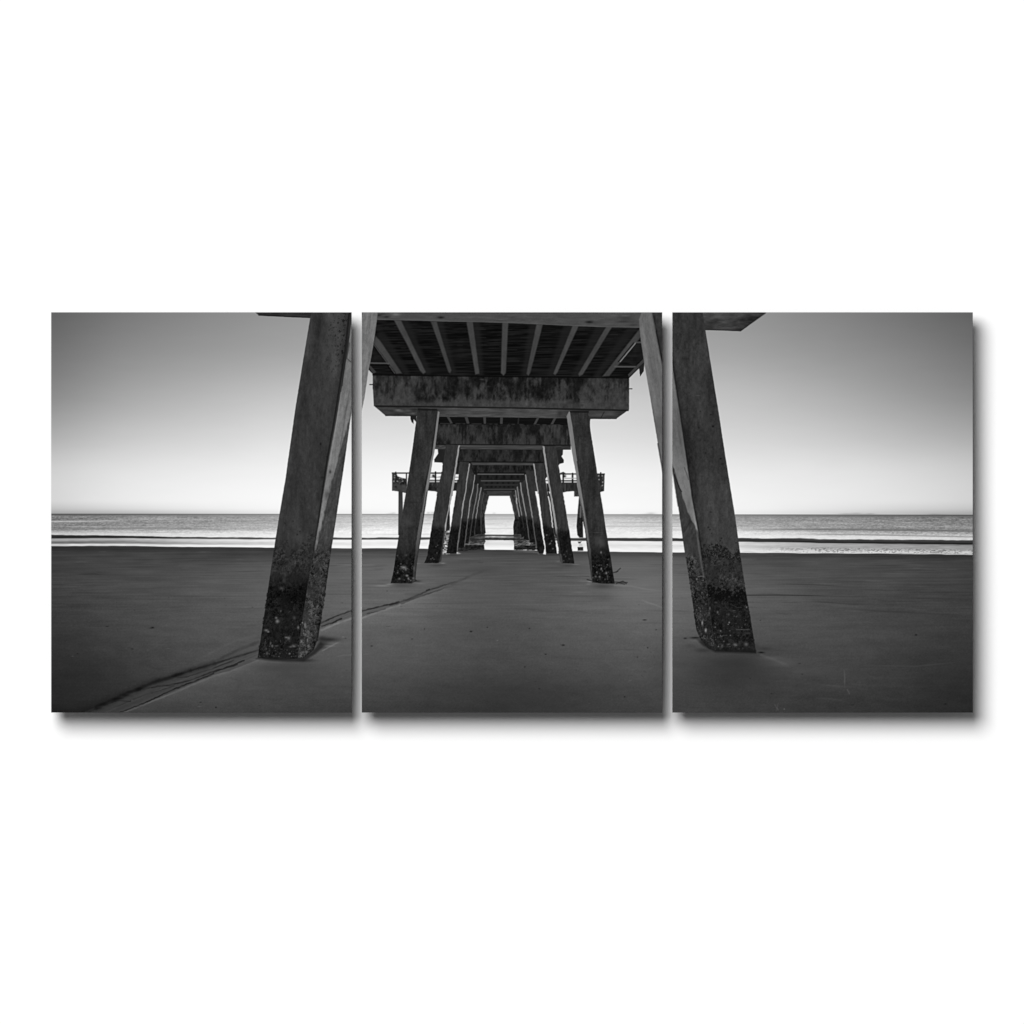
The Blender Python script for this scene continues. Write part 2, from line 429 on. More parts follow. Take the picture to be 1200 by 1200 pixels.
# ---- far platform (T-head) behind the pier
def thead():
    D = 44
    # left end
    poly([(459.2, 553.6), (482, 553.6), (482, 555.2), (459.2, 555.2)], 48)
    poly([(459.4, 555), (461, 555), (461, 575), (459.6, 575)], 52)
    poly([(460, 555), (464.6, 555), (466, 558), (471, 560), (476.5, 561), (476.5, 577.8), (468, 576), (459.7, 574.8)],
         lambda x, y: 50 + 55 * vn(x / 1.5, y / 1.4, 90) + 14 * sstep(566, 571, y))
    poly([(460, 567.5), (476.5, 568), (476.5, 578), (468, 576), (459.7, 574.8)], lambda x, y: 62 + 22 * vn(x / 2.5, y / 2.5, 91))
    poly([(475.6, 555), (477, 555), (477, 570), (475.6, 570)], 40)
    for x, y in [(461.6, 563.8), (471.8, 563.6), (465.5, 563.8), (468.5, 560.4), (471.2, 560.8), (463, 557), (462.6, 559.6)]:
        blob(x, y, .9, .9, 160, .8)
    line([(460, 562.6), (476, 562.6)], .7, 34, .7)
    line([(463.8, 553.4), (463.8, 563)], 1.2, 36, .8)
    for x, y in [(464, 570.5), (473, 566.5), (470, 567)]:
        blob(x, y, 1.2, 1.2, 26, .9)
    # middle left
    poly([(502, 553.6), (517, 553.6), (517, 555.2), (502, 555.2)], 34)
    poly([(502, 562.2), (517, 562.2), (517, 563.2), (502, 563.2)], 60)
    poly([(502, 563.2), (517, 563.2), (517, 565), (502, 565)], 180)
    line([(502, 563.0), (517, 563.0)], .6, 60, .8); line([(502, 565.3), (517, 565.3)], .5, 50, .8)
    line([(503, 559.3), (517, 559.2)], .7, 150, .8)
    line([(510.4, 553.2), (510.4, 566)], 1.4, 30)
    blob(508, 557.6, 1.9, 1.8, 26, 1); blob(509.6, 559, 1.2, 1.2, 40, 1); blob(516, 558.8, 2.2, .8, 150, .9)
    poly([(501, 565.4), (517, 565.4), (514, 577.5), (510, 575.8), (501, 575)], lambda x, y: 42 + 36 * fbm(x / 3, y / 3, 92))
    # right side
    poly([(655, 554.7), (676, 554.7), (676, 556.2), (655, 556.2)], 32)
    line([(655, 563.4), (677, 563.4)], 1.1, 42)
    poly([(656, 564.2), (677, 564.2), (677, 565.8), (656, 565.8)], 176)
    line([(655, 566.3), (677, 566.3)], 1.0, 34)
    line([(660, 554), (660, 567)], 1.5, 32); line([(671, 555), (671, 567)], 1.7, 34)
    blob(661.6, 558, 1.8, 1.5, 30, 1); line([(662, 560.6), (677, 560.4)], .8, 160, .9); line([(669.6, 556), (669.6, 562)], .6, 180, .7)
    line([(657, 554.5), (660, 553.6), (662, 554.6)], .8, 60)
    poly([(656, 566.5), (678, 566.5), (678, 576), (671, 575.6), (664, 576.2), (659.6, 577.2)], lambda x, y: 46 + 26 * vn(x / 1.6, y / 5, 93))
    line([(662.4, 568), (662.2, 575)], 1.4, 84, .6)
    poly([(672.8, 575), (680, 575), (680, 581.8), (672.8, 581.8)], lambda x, y: 50 + 40 * vn(x / 1.2, y / 2, 94))
    poly([(699, 554.8), (708.8, 554.8), (708.8, 556.3), (699, 556.3)], 34)
    poly([(699, 556), (708.6, 556), (708, 575.4), (703, 576.8), (700, 570)], lambda x, y: 50 + 44 * vn(x / 1.1, y / 2.2, 95))
    for x, y in [(701.6, 557.6), (705.8, 557.6), (706.4, 565), (702, 562), (706, 569)]:
        blob(x, y, 1.0, .9, 170, .75)
    line([(704, 554), (704.2, 568)], 1.1, 34)
    # legs of the platform and their reflections
    poly([(466.9, 575), (471.8, 576), (472.2, 600), (471, 622), (470, 627), (466.6, 627), (466.8, 600)], conc(58, 10, 96))
    poly([(678.6, 581), (690, 581), (686, 605), (683.4, 618), (683.4, 630), (679, 630), (676.6, 627), (675.6, 617), (676.4, 606)],
         lambda x, y: 46 - 14 * sstep(604, 609, y) + 22 * vn(x / 1.3, y / 1.7, 97))
    line([(680.4, 594), (680.2, 606)], 1.4, 104, .8)
    line([(683.8, 612), (684.8, 628)], 1.5, 246, .9, .6)
    poly([(676.8, 641), (683.4, 641), (683.6, 645.4), (677, 645.4)], lambda x, y: 46 + 70 * vn(x / 1.3, y / 1.3, 98))
    poly([(677, 634.8), (681.6, 634.6), (680, 636.8), (678, 636.8)], 66)
    poly([(679, 637), (682, 637), (683, 640.5), (678, 640.5)], 190, .7)
    poly([(525, 596), (527.2, 590), (527.6, 617), (526.6, 624), (522, 624)], 38)
    poly([(641.4, 575), (643.6, 575), (644, 582), (641.6, 582)], lambda x, y: 84 + 60 * vn(x, y / 1.5, 99))


thead()


# ---- pier interior: dark mass, decks and cross beams receding to the opening
poly([(511, 489), (668, 490), (668, 527), (659.8, 527), (659.6, 532.5), (658, 534.7), (660.8, 539), (660.6, 542.4), (656, 543.6), (654, 546),
      (640, 560), (630, 576), (596.8, 581), (573, 581), (556, 600), (538, 575), (528, 560), (518, 542.2), (509, 541.7), (508.8, 538.5), (513.4, 531.6), (513, 526.4), (509.5, 526)],
     conc(36, 8, 100))
# second deck
poly([(512, 488), (668, 489), (668, 498), (512, 497.2)], lambda x, y: 17 + 8 * vn(x / 12, y / .7, 101))
for a, b, c, d in [((523.4, 488.5), (526.6, 488.5), (530.6, 496.3), (528, 496.3)), ((544.4, 488.6), (548, 488.6), (550.2, 496.4), (547, 496.4)),
                   ((566.2, 488.8), (569.4, 488.8), (569.6, 496.6), (567, 496.6)), ((586.2, 489), (589.4, 489), (589, 496.8), (586, 496.8)),
                   ((607, 489.5), (608.5, 489.5), (608, 497), (606.2, 497)), ((629, 489.8), (631.8, 489.8), (628, 497.3), (625.2, 497.3)),
                   ((649, 490), (652, 490), (648, 497.4), (645, 497.4))]:
    poly([a, b, c, d], 62 if a[0] != 607 else 38)
for x0, x1 in [(516, 528), (534, 545), (552, 564), (571, 583), (596, 603), (609, 614), (629, 640), (648, 656)]:
    line([(x0, 496.1 + (x0 - 516) * .012), (x1, 496.2 + (x1 - 516) * .012)], .5, 66, .7, .6)
for x in (532, 541, 552, 572, 578, 585, 598, 615, 634, 659):
    blob(x, 497 + (x - 516) * .008, 1.7, .9, 8, .9)


def stained(base, dark, seed, ytop, ybot, cut=0.0, sx=7.0):
    def f(x, y):
        t = (y - ytop) / (ybot - ytop)
        st = fbm(x / sx, y / (sx * 2.4), seed, 5, .65) + 0.35 * (0.5 - t) + 0.4 * vn(x / 1.8, y / 14, seed + 5)
        k = sstep(-0.55 + cut, 0.55 + cut, st)
        return base + (dark - base) * k + 9 * fbm(x / 2.2, y / 3.2, seed + 11, 3) + 4 * vn(x / .8, y / .8, seed + 20)
    return f


poly([(512, 497.2), (669, 498.2), (669, 521.6), (512, 520.6)], stained(56, 25, 110, 497, 521, 0.0, 6))
line([(512, 520.9), (669, 521.8)], 1.0, 22, .9)
poly([(511, 521.6), (524, 521.6), (524, 526.3), (510, 526.2)], lambda x, y: 62 + 30 * vn(x / 3, y / .9, 111))
poly([(538, 521.6), (637, 522.2), (636, 526.8), (540, 526.3)], lambda x, y: 68 + 22 * vn(x / 9, y / .9, 112))
poly([(651, 522.4), (669, 522.4), (669, 527), (651, 527)], lambda x, y: 50 + 24 * vn(x / 4, y / 1.2, 113))
poly([(538, 526.8), (636, 527.2), (634, 541.2), (536, 540.8)], stained(49, 25, 120, 527, 541, -0.02, 5))
line([(536, 541.4), (636, 541.8)], 1.1, 18, .9)
poly([(552, 542.1), (625.8, 542.4), (625, 545.2), (554, 545)], lambda x, y: 68 + 16 * vn(x / 8, y / .8, 121))
poly([(550, 545.3), (627, 545.4), (626, 554), (550, 554)], stained(45, 22, 130, 545, 554, -.02, 3.2))
for x in (569.5, 581, 592.5, 603, 614):
    blob(x, 549, 1.4, 3, 14, .7)
line([(550, 554.2), (626, 554.4)], .9, 18, .9)
line([(560, 555.7), (613.5, 555.9)], 1.0, 92, .95, .6)
poly([(558, 556.4), (616, 556.5), (614, 562.4), (560, 562.4)], lambda x, y: 32 + 12 * vn(x / 2, y / 3, 131))
for x in (563, 571.5, 582, 591, 599.5, 607):
    blob(x, 559, 1.3, 1.8, 10, .7)
line([(564, 563.5), (608.5, 563.4)], .8, 86, .9, .6)
for x in (570, 576.5, 583, 589.5, 596, 602):
    blob(x, 566, 1.2, 1.2, 14, .7)
line([(567, 568.2), (606.5, 568.2)], .7, 52, .9)
for x in (571, 576, 581, 586, 591, 596, 601):
    blob(x, 570.6, 1.3, .9, 14, .8)
line([(567.5, 573.5), (605.5, 573.4)], .8, 74, .9, .6)
poly([(570, 574.6), (600, 574.6), (598, 581), (571.5, 581)], lambda x, y: 56 + 16 * vn(x / 4, y / 1.5, 132))
line([(570, 574.6), (602, 574.6)], .7, 24, .8)


WOB = 0.6
# ---- wet foot zone under the pier (water patches between the piles)
def wet(x0, x1, y0, y1, base, amp, seed):
    poly([(x0, y0), (x1, y0), (x1, y1), (x0, y1)], lambda x, y: base + amp * vn(x / 3.2, y / .9, seed) + .7 * amp * vn(x / 1.4, y / 1.1, seed + 1))


wet(517, 528, 622, 636, 92, 110, 140)
poly([(530, 565.4), (538.4, 565.4), (538, 575.2), (528.4, 575.2)], 34)
poly([(640.6, 566.6), (646, 566.6), (647, 576), (641, 576)], 34)
wet(517, 527, 636, 649, 130, 170, 142)
for x, y, v in [(522.6, 640, 250), (522, 636, 200), (520.6, 645, 170), (526, 622.6, 215), (523.6, 648.4, 205), (519.6, 648.4, 175), (524, 630, 170)]:
    blob(x, y, 1.3, 1.2, v, .9)
wet(542, 568.4, 622, 638, 78, 60, 144)
line([(560, 627.4), (568, 627.3)], 1.3, 40, .8)
line([(556, 630), (568, 629.8)], .9, 140, .7)
line([(552, 632.6), (568, 632)], 1.6, 42, .8)
wet(540, 567.3, 638, 645, 32, 36, 146)
line([(545, 638.0), (566, 638.0)], .8, 150, .45)
line([(540, 646.8), (560, 645.4), (567, 643.6)], 2.2, 62, .8, 1.2)
blob(549.6, 636, 1.2, 1.6, 180, .8); blob(559, 625.4, 1.5, 1.0, 205, .9); blob(560, 637, 3, .8, 170, .6)
wet(602.6, 636, 633.4, 641, 84, 90, 150)
wet(602, 616, 624.6, 633.4, 78, 60, 158)
line([(602, 627.4), (612, 627.8)], 1.5, 44, .8)
line([(602, 631.8), (616, 632)], 1.8, 44, .8)
line([(602, 629.8), (614, 630)], 1.0, 140, .6)
wet(602.6, 630, 639, 644.4, 30, 40, 152)
line([(603, 639.2), (612, 639.8), (620, 638.2)], .8, 150, .5)
blob(620.6, 636.4, 1.0, 2.2, 170, .8); blob(628.6, 641.4, .8, 1.5, 190, .8)
line([(602, 645.6), (625, 646.6), (632, 648.5)], 1.5, 100, .7, 1)
poly([(609, 626), (616, 626), (618, 633), (609, 631)], lambda x, y: 120 + 100 * vn(x / 2, y, 154), .8)
wet(647.5, 654, 626, 638, 96, 90, 156)

WOB = 0.25
wet(535, 548, 641.4, 646, 44, 30, 147)
blob(555, 630, 12, 6, 36, .6); blob(612, 630, 10, 6, 36, .55)
# ---- piles, far to near.  Each: left edge, ridge and right edge polylines (x at y)
def pile(front, side, vf, vs, darky, seed, side_dark=None):
    """front, side: polygons; vf, vs: greys; darky: height of the waterline stain"""
    def ff(x, y):
        wl = darky + 3.5 * vn(x / 4, 0 * y, seed)
        d = sstep(-3, 5, y - wl)
        return (vf + 7) * (1 - 0.54 * d) + (9 + 9 * d) * vn(x / 1.4, y / 1.9, seed + 1) + 13 * fbm(x / 2.2, y / 14, seed + 2, 3) * (1 - .5 * d) + 10 * d * np.clip(vn(x / .9, y / .9, seed + 8) - .25, 0, 1) * 4

    def fs(x, y):
        d = sstep(-4, 8, y - darky)
        return vs * (1 - .62 * d) + 10 * vn(x / .9, y / 5, seed + 3)
    if side:
        poly(side, fs, 1, .8)
    poly(front, ff, 1, .8)


# left row, far to near
poly([(562, 575), (573.2, 580.6), (568.1, 602), (568.4, 617), (569.2, 624.4), (566, 626), (558, 622), (556, 600)], lambda x, y: 50 - 14 * sstep(604, 612, y) + 26 * vn(x / 1.3, y / 2.2, 160))
line([(566.8, 577), (564.2, 591), (563.4, 604), (564, 623)], .8, 84, .6, .6)
line([(571.8, 583), (567.6, 600)], .7, 74, .4)
pile([(558, 572), (566, 578), (564, 591), (563, 604), (563.4, 626), (556, 627), (554, 600)], None, 42, 0, 606, 161)
line([(563.8, 571.7), (562.2, 580), (560.1, 591), (557.8, 607.5)], .9, 138, .9, .6); line([(557.8, 607.5), (556.2, 621), (556.4, 626)], .9, 78, .6, .6)
pile([(556, 570), (563, 572), (559.6, 591), (557, 607.5), (555.4, 628), (549, 630), (551, 600)], None, 40, 0, 607, 162)
line([(560, 567.5), (558.3, 582.5), (555, 599), (553.4, 608)], 1.0, 118, .9, .6); line([(553.4, 608), (551.6, 622), (550, 636)], .9, 74, .7, .6)
pile([(550, 566), (559.6, 568), (557.8, 582.5), (554.4, 599), (551.2, 620), (549.2, 637), (543, 637), (546, 600)], None, 40, 0, 608, 163)
line([(556.3, 557), (553.6, 576), (550.9, 586.7), (548.4, 607.5)], 1.0, 150, .9, .6); line([(548.4, 607.5), (546, 626), (544.4, 640)], 1.0, 96, .8, .6)
pile([(551, 545), (556, 557), (553, 577), (550.3, 586.7), (547.7, 607.5), (545.2, 628), (543.6, 642), (536, 642), (539, 610), (544.6, 580), (548, 560)], None, 42, 0, 610, 164)
line([(550.2, 544), (546.9, 563), (545.6, 575), (542.7, 591), (540.4, 608)], 1.15, 150, .95, .6); line([(540.4, 608), (538, 628), (535.6, 645)], 1.1, 108, .9, .6)
blob(536, 648, 1.3, 1.2, 215, .9); blob(538, 648.6, 1.8, .7, 180, .8)
pile([(538.8, 541), (549.7, 541.5), (546.4, 563), (545, 576), (542, 591), (539.6, 611.7), (536.6, 632.5), (534.8, 648.6), (523, 648.6), (525, 636.7), (527.5, 621.7), (531, 599), (534.6, 575), (536.7, 563)],
     None, 44, 0, 615, 165)
line([(538.8, 546), (537.4, 556)], .7, 66, .6)
# gaps of light between second and third pile
poly([(533.4, 555.8), (537.6, 555.8), (537, 562), (535.4, 562.8), (532, 562.6)], 236)
line([(532, 559.4), (537, 559.2)], .8, 110, .8)
poly([(532, 563.8), (536, 563.8), (535.6, 565.2), (531.4, 565.2)], 190)
poly([(531.0, 575.2), (534.5, 575.2), (533, 586), (530.8, 599), (528.2, 617), (527.4, 617), (527.2, 600), (527.6, 586), (529, 580)], 250, 1, .7)
poly([(528.6, 576.6), (530.6, 576.6), (530.4, 581), (528.4, 581)], 40)
P2 = dict(
    f=[(522.6, 521), (537.2, 521.5), (533.3, 546.7), (528.3, 576), (525, 597.5), (521, 616.7), (519.3, 628), (516.2, 651.7), (514.2, 659.8), (497.2, 659.8), (500.8, 651), (503.3, 633),
       (505.4, 620), (508, 603), (511, 586.7), (512.2, 578), (516, 560), (520, 538)],
    s=[(536, 521.6), (538.8, 522), (535.2, 546.7), (531, 576), (526.2, 597.5), (522.2, 616.7), (519.4, 641), (517, 658), (513, 659.6)])
pile(P2['f'], P2['s'], 45, 150, 618, 166)
line([(517.4, 547.4), (517.6, 552.4)], .8, 245, .9, .5)
for x, y in [(513, 639), (511, 640.6), (507, 654), (508.6, 655.4), (505, 655), (512, 648)]:
    blob(x, y, .8, .8, 96, .7)

# right row, far to near
poly([(596.5, 578), (606, 574), (610, 600), (613, 622), (612, 626), (602, 626), (601.2, 617.5), (603, 607.5), (602.4, 602)], lambda x, y: 48 - 16 * sstep(604, 610, y) + 26 * vn(x / 1.3, y / 2.2, 170))
line([(598.6, 580), (603.6, 603)], .7, 82, .6)
blob(603, 581, .9, 1, 100, .7)
pile([(603.6, 572), (607, 574), (612, 600), (616, 628), (611, 630), (608, 606), (605, 588)], None, 40, 0, 605, 171)
line([(604.2, 575), (605.6, 590), (608.6, 605)], 1.0, 140, .85, .6); line([(605.2, 584), (605.4, 590)], 1.2, 165, .7, .6)
pile([(607, 572), (612, 574), (616, 600), (620, 633), (614, 632), (611, 602)], None, 40, 0, 606, 172)
line([(606.4, 571), (608.4, 588), (611.4, 604)], 1.0, 132, .85, .6); line([(611.4, 604), (613.4, 618)], .7, 60, .5)
pile([(611, 566), (618, 560), (623.4, 600), (629, 636), (620.6, 636), (618.6, 620), (615.6, 599)], None, 42, 0, 608, 173)
line([(610, 566), (610.8, 575), (614, 590), (616.6, 605)], 1.0, 140, .9, .6); line([(616.6, 605), (619, 622), (620.6, 634)], .9, 84, .7, .6)
pile([(616, 552), (627, 552), (629.6, 578), (632, 600), (636, 628), (638.4, 643), (639, 648), (632, 648.4), (628.6, 643), (626.7, 628), (623.3, 603), (618.6, 575)], None, 42, 0, 612, 174)
line([(615.8, 556.7), (618.2, 572), (621, 590), (624, 607)], 1.1, 138, .9, .6); line([(624, 607), (626.8, 628), (628.8, 642)], 1.0, 92, .8, .6)
poly([(627.2, 575.8), (630.6, 575.8), (632.0, 590), (634.2, 607), (637.0, 628), (638.8, 640), (638.2, 640), (635.6, 628), (633.0, 610), (630, 592)], 252, 1, .7)
line([(627.6, 580), (631, 600), (634.6, 620)], .6, 120, .5)
poly([(638, 643), (639.4, 644), (639.6, 650), (636.4, 649.4)], 240, 1, .8)
line([(625.6, 544), (628.2, 562), (630.6, 578)], 1.2, 155, .95, .6)
pile([(626.4, 543), (637, 543), (639.4, 560), (641.4, 576.7), (644, 592), (646.8, 607.5), (649.8, 628), (653, 648.6), (640.2, 648.6), (636.9, 624), (633.6, 599), (631, 576), (628.8, 562)],
     None, 44, 0, 615, 175)
for x, y in [(645, 636.6), (646.4, 634), (644, 637.6), (640.6, 627), (648, 643)]:
    blob(x, y, .9, .8, 125, .7)
poly([(639.2, 561.2), (642, 561.2), (642.6, 566), (639.8, 566)], 225); line([(639, 563.2), (643, 563.2)], .7, 70, .8)
poly([(642, 576.5), (645, 579), (648, 600), (651, 620), (652.6, 630), (649.4, 626), (646.6, 606)], 36)
line([(642.4, 582), (644.6, 590), (646.2, 604), (647.6, 618)], 1.0, 200, .9, .6)
line([(651.8, 634), (653.6, 648)], (1.0, 1.6), 240, .9, .6)
R2 = dict(
    f=[(637.9, 523), (652, 523), (655, 546.7), (659.2, 574), (664, 603), (667.5, 624), (670, 641), (672.4, 655), (673, 660.4), (658.3, 660.2), (656, 641), (653, 620), (650, 599), (645.4, 574), (641.7, 551)],
    s=[(635.8, 523), (638.6, 523), (642.2, 551), (646, 574), (650.6, 599), (653.6, 620), (656.4, 641), (658.8, 660), (656.6, 658), (654, 641), (651.2, 620), (647.2, 595), (643.4, 571.7), (639, 546.7)])
pile(R2['f'], R2['s'], 45, 150, 620, 176)
line([(656.8, 650), (658.6, 659)], 1.5, 78, .8)
for x, y in [(660.6, 657), (663, 652), (667, 655), (664, 646), (661, 650)]:
    blob(x, y, .8, .9, 90, .6)
# shade and foam at the foot of the far piles
for x, y, rx, ry, v in [(512, 662.6, 9, 1.6, 58), (664, 663, 10, 1.6, 60), (530, 650.4, 8, 1.3, 52), (646, 650, 9, 1.2, 52), (519, 660, 3, .6, 150), (482 + 4, 660.4, 6, .5, 128), (675, 661.4, 4, .5, 120),
                        (654, 658, 2, 1, 105)]:
    blob(x, y, rx, ry, v, .6)

WOB = 0.12
# ---- near crossbeam (B1) with the deck and joists over it
# deck soffit
poly([(425, 366), (776, 366), (776, 400), (760, 420), (755.2, 426), (754.2, 435), (750.2, 440.8), (748.9, 431.2), (737.2, 443), (437.2, 442), (436.8, 438.4), (431, 432.4), (425, 430)],
     lambda x, y: 19 + 22 * np.clip(vn(x / 20, (y + .02 * x) / 1.15, 180), -.35, .5) + 8 * vn(x / 6, y / 1.3, 181) * sstep(440, 380, y) + 4 * vn(x / 60, y / 8, 182))
for k in range(60):
    x = rs.uniform(450, 730); y = rs.uniform(380, 424); L_ = rs.uniform(4, 14)
    line([(x, y), (x + L_, y + .02 * L_)], .4, rs.choice([36, 42, 6]), rs.uniform(.3, .7), .8)
# joist flanks then joist soffits
for a, b in [((447, 394), (476, 436)), ((473, 376), (501.5, 436)), ((513.5, 377), (531, 436)), ((557, 378), (563, 438)),
             ((625.6, 381), (615, 439)), ((666, 382), (645.4, 438)), ((704, 383), (674, 440)), ((741, 385), (699, 441))]:
    line([a, b], (9, 5), 33, .7, 4.0)
JO = [[(440, 393.5), (446, 400), (471.2, 437.6), (464.4, 438), (456, 427), (437.6, 402)],
      [(461.6, 375), (470, 375.5), (484, 405), (499, 436), (496, 438.2), (492, 434), (477.6, 405)],
      [(504.6, 376.5), (511.6, 376.8), (529, 434), (527.6, 437.4), (525.4, 436), (515, 405)],
      [(546.6, 377), (554, 377.2), (561.8, 437.8), (557, 438.8)],
      [(588.6, 378), (595.6, 378), (592.8, 437), (590, 440), (587, 437)],
      [(628.6, 380), (636.2, 380), (621.4, 437), (619.4, 440.2), (617, 438)],
      [(671, 381.6), (678.2, 381.8), (653.4, 436), (650.8, 439.6), (648.4, 438)],
      [(710.6, 382.5), (717.4, 382.8), (683, 438.8), (679, 441), (677.6, 438.4)],
      [(748.6, 386.6), (752, 393.6), (714, 440.6), (706, 441), (724, 418)]]
for k, j in enumerate(JO):
    poly(j, conc(66 - (6 if k == 2 else 0), 10, 190 + k, 5), 1, 1.7)
line([(437.8, 403.4), (462.6, 437.4)], .7, 74, .8, .6); line([(436, 403.6), (461, 438)], .8, 8, .7)
poly([(430, 404), (436, 404), (455, 428), (431, 427)], lambda x, y: 24 + 14 * vn(x / 4, y / 3, 199), .8)
line([(433, 425.4), (455.6, 425.8)], 1.3, 78, .9, .8); line([(434, 427.6), (456, 428)], 1.0, 8, .8)
poly([(432, 429.4), (434, 428.4), (441, 436), (438.4, 437.4), (436.6, 437.6)], 56)
line([(744.9, 402), (727, 423.8)], .8, 128, .9, .6); line([(742.4, 402), (724.6, 424)], .8, 12, .8)
line([(745.6, 401.2), (752, 401.2)], 1.6, 74, .9, .8)
line([(720.8, 429.6), (744.6, 429.8)], 1.6, 80, .9, .8)
poly([(728, 424), (745, 404), (753, 404), (754, 420), (744, 428)], lambda x, y: 28 + 16 * vn(x / 4, y / 3, 200), .7)
poly([(737.2, 442.4), (735.8, 439), (753.8, 420.6), (755.2, 424.6), (749, 430.4)], 58)
line([(737.4, 442), (754, 426)], .8, 24, .8)
poly([(748.9, 429.6), (754.9, 426), (754.2, 435), (750.2, 440.8)], 34)
# near edge beam at the very top
poly([(424, 362), (776, 362), (776, 384.6), (748.6, 384), (700, 383), (676, 382.1), (636, 380.2), (600, 378.6), (560, 377.3), (524, 376.9), (474, 375.2), (442, 374.8), (424, 374)],
     lambda x, y: 74 + 12 * fbm(x / 14, y / 2.6, 201, 4) + 5 * vn(x, y, 205))
line([(470, 366.2), (620, 366.4), (700, 366.2)], 1.2, 34, .6, .8)
line([(442, 374.2), (600, 378.2), (700, 382.6), (748, 383.8)], .7, 100, .35, .7)
for x, y, rx, ry, v, al in [(464, 368.6, 5, 1.7, 118, .8), (516.6, 372, 4, 1.5, 26, .9), (690.6, 377.4, 4.4, 1.5, 22, .9), (444, 369.4, 3, 1.2, 34, .8), (453, 371.4, 3.4, 1.2, 30, .7), (448, 368, 5, 1, 44, .6),
                            (735, 373, 9, 3, 52, .6), (730, 377, 7, 1.2, 44, .6), (720, 370, 4, 1, 96, .5), (733, 370, 5, .8, 104, .5), (742, 381, 6, 1, 50, .7), (585, 376, 8, .6, 40, .6)]:
    blob(x, y, rx, ry, v, al)


# crossbeam front face
def b1(x, y):
    t = (y - 441) / 35.0
    cen = sstep(478, 498, x) * (1 - sstep(676, 700, x))
    st = fbm(x / 9, y / 17, 210, 5, .65) + .40 * vn(x / 2.2, y / 18, 215) + .55 * (.62 - t)
    k = sstep(-.5, .45, st) * cen + sstep(.0, .9, st) * (1 - cen) * .7
    lt = sstep(.72, .95, t)
    v = 61 + (23 - 61) * k * (1 - .8 * lt) + 4 * lt * cen
    return v + 15 * fbm(x / 3.2, y / 4.2, 216, 3) + 6 * vn(x / .9, y / .9, 219)


poly([(436.9, 438.6), (500, 439.5), (600, 440.7), (700, 441.8), (737.3, 442.3), (737.2, 479.8), (736.6, 480.4), (690, 479.4), (600, 477.4), (520, 476.3), (438, 475.8), (437.2, 457), (436.6, 455)], b1)
line([(437, 439.2), (520, 440.4), (600, 441.4), (736, 442.8)], 1.2, 10, .9, .8)
for x, y, rx, ry, v, al in [(565, 444.6, 3, 1, 78, .6), (556, 458, 3, 9, 66, .5), (572, 453, 3, 1, 74, .5), (659, 471, 6, 2.2, 82, .6), (667, 469, 5, 2, 80, .5), (648, 471, 4, 1.6, 78, .5), (683, 473, 3, .8, 84, .6),
                            (702, 448, 5, 6, 62, .5), (478, 455, 4, 2, 72, .5), (617, 473, 1.4, 1.8, 90, .7), (600, 472, 14, 2, 72, .4), (560, 470, 18, 2.4, 70, .5), (520, 473, 14, 1.6, 72, .5),
                            (606, 452, 6, 8, 22, .6), (540, 455, 9, 8, 24, .5), (575, 457, 4, 5, 16, .7), (515, 452, 12, 8, 26, .5), (672, 455, 9, 7, 22, .5), (640, 455, 9, 8, 26, .4), (722, 462, 6, 1, 72, .4)]:
    blob(x, y, rx, ry, v, al)
line([(433.4, 450.6), (436.8, 450.6)], .9, 40, .9); line([(737, 455.6), (740.4, 455.6)], .9, 50, .9)
# crossbeam soffit
poly([(438, 475.4), (520, 476.2), (600, 477.2), (690, 479.2), (736.8, 480.3), (722, 490.8), (690, 490.7), (600, 489.2), (520, 488.3), (481, 487.6), (452, 487.4)],
     lambda x, y: 56 + 16 * sstep(512, 535, x) * (1 - sstep(650, 668, x)) + 18 * fbm(x / 13, y / 1.9, 220, 4) + 4 * vn(x, y, 225))
line([(440.5, 475.9), (520, 476.8), (600, 478.0), (690, 479.9), (736, 480.9)], 1.5, 22, .9, .8)
line([(452, 486.9), (481, 487.1)], 1.0, 34, .7); line([(690, 490.2), (722, 490.3)], 1.2, 26, .8)
for x, y, rx, ry, v, al in [(466.5, 480.6, 4, 1.3, 108, .8), (470, 481.8, 4, 1, 96, .6), (478.6, 481.4, 4, 1.5, 92, .6), (484, 484.6, 2.6, 1.2, 98, .6), (455, 484, 5, 1, 72, .5), (715, 484.6, 6, 2, 86, .6),
                            (702, 486, 6, 2, 80, .6), (694, 487, 5, 1.4, 74, .6), (656, 484.6, 3, 3, 40, .6), (486, 479.6, 6, 1.6, 34, .7), (560, 482.6, 10, .6, 42, .6), (545, 485, 8, .6, 46, .5), (583, 483, 12, .6, 50, .5)]:
    blob(x, y, rx, ry, v, al)
line([(704.6, 489), (708, 483)], .7, 34, .8)
# broken corbel under the beam's left end
poly([(480.8, 486.8), (488, 487), (488.2, 495), (484.6, 491.4), (484.6, 496.6), (482.4, 494.6), (481, 491)], 30)

# ---- first full pair of piles
def pface(base, darky, seed, lo=22, speck=1.0):
    def f(x, y):
        wl = darky + 5 * vn(x / 5, 0 * y, seed) + 3 * vn(x / 1.6, y / 2, seed + 1)
        d = sstep(-9, 12, y - wl)
        v = base + 15 * fbm(x / 4, y / 24, seed + 2, 4, .6) + 9 * fbm(x / 2, y / 2.4, seed + 5, 3, .7) + 5 * vn(x / .8, y / .8, seed + 4)
        w = lo + 26 * fbm(x / 2.1, y / 2.4, seed + 6, 3) + 10 * vn(x / .8, y / .8, seed + 7)
        return v * (1 - d) + w * d
    return f


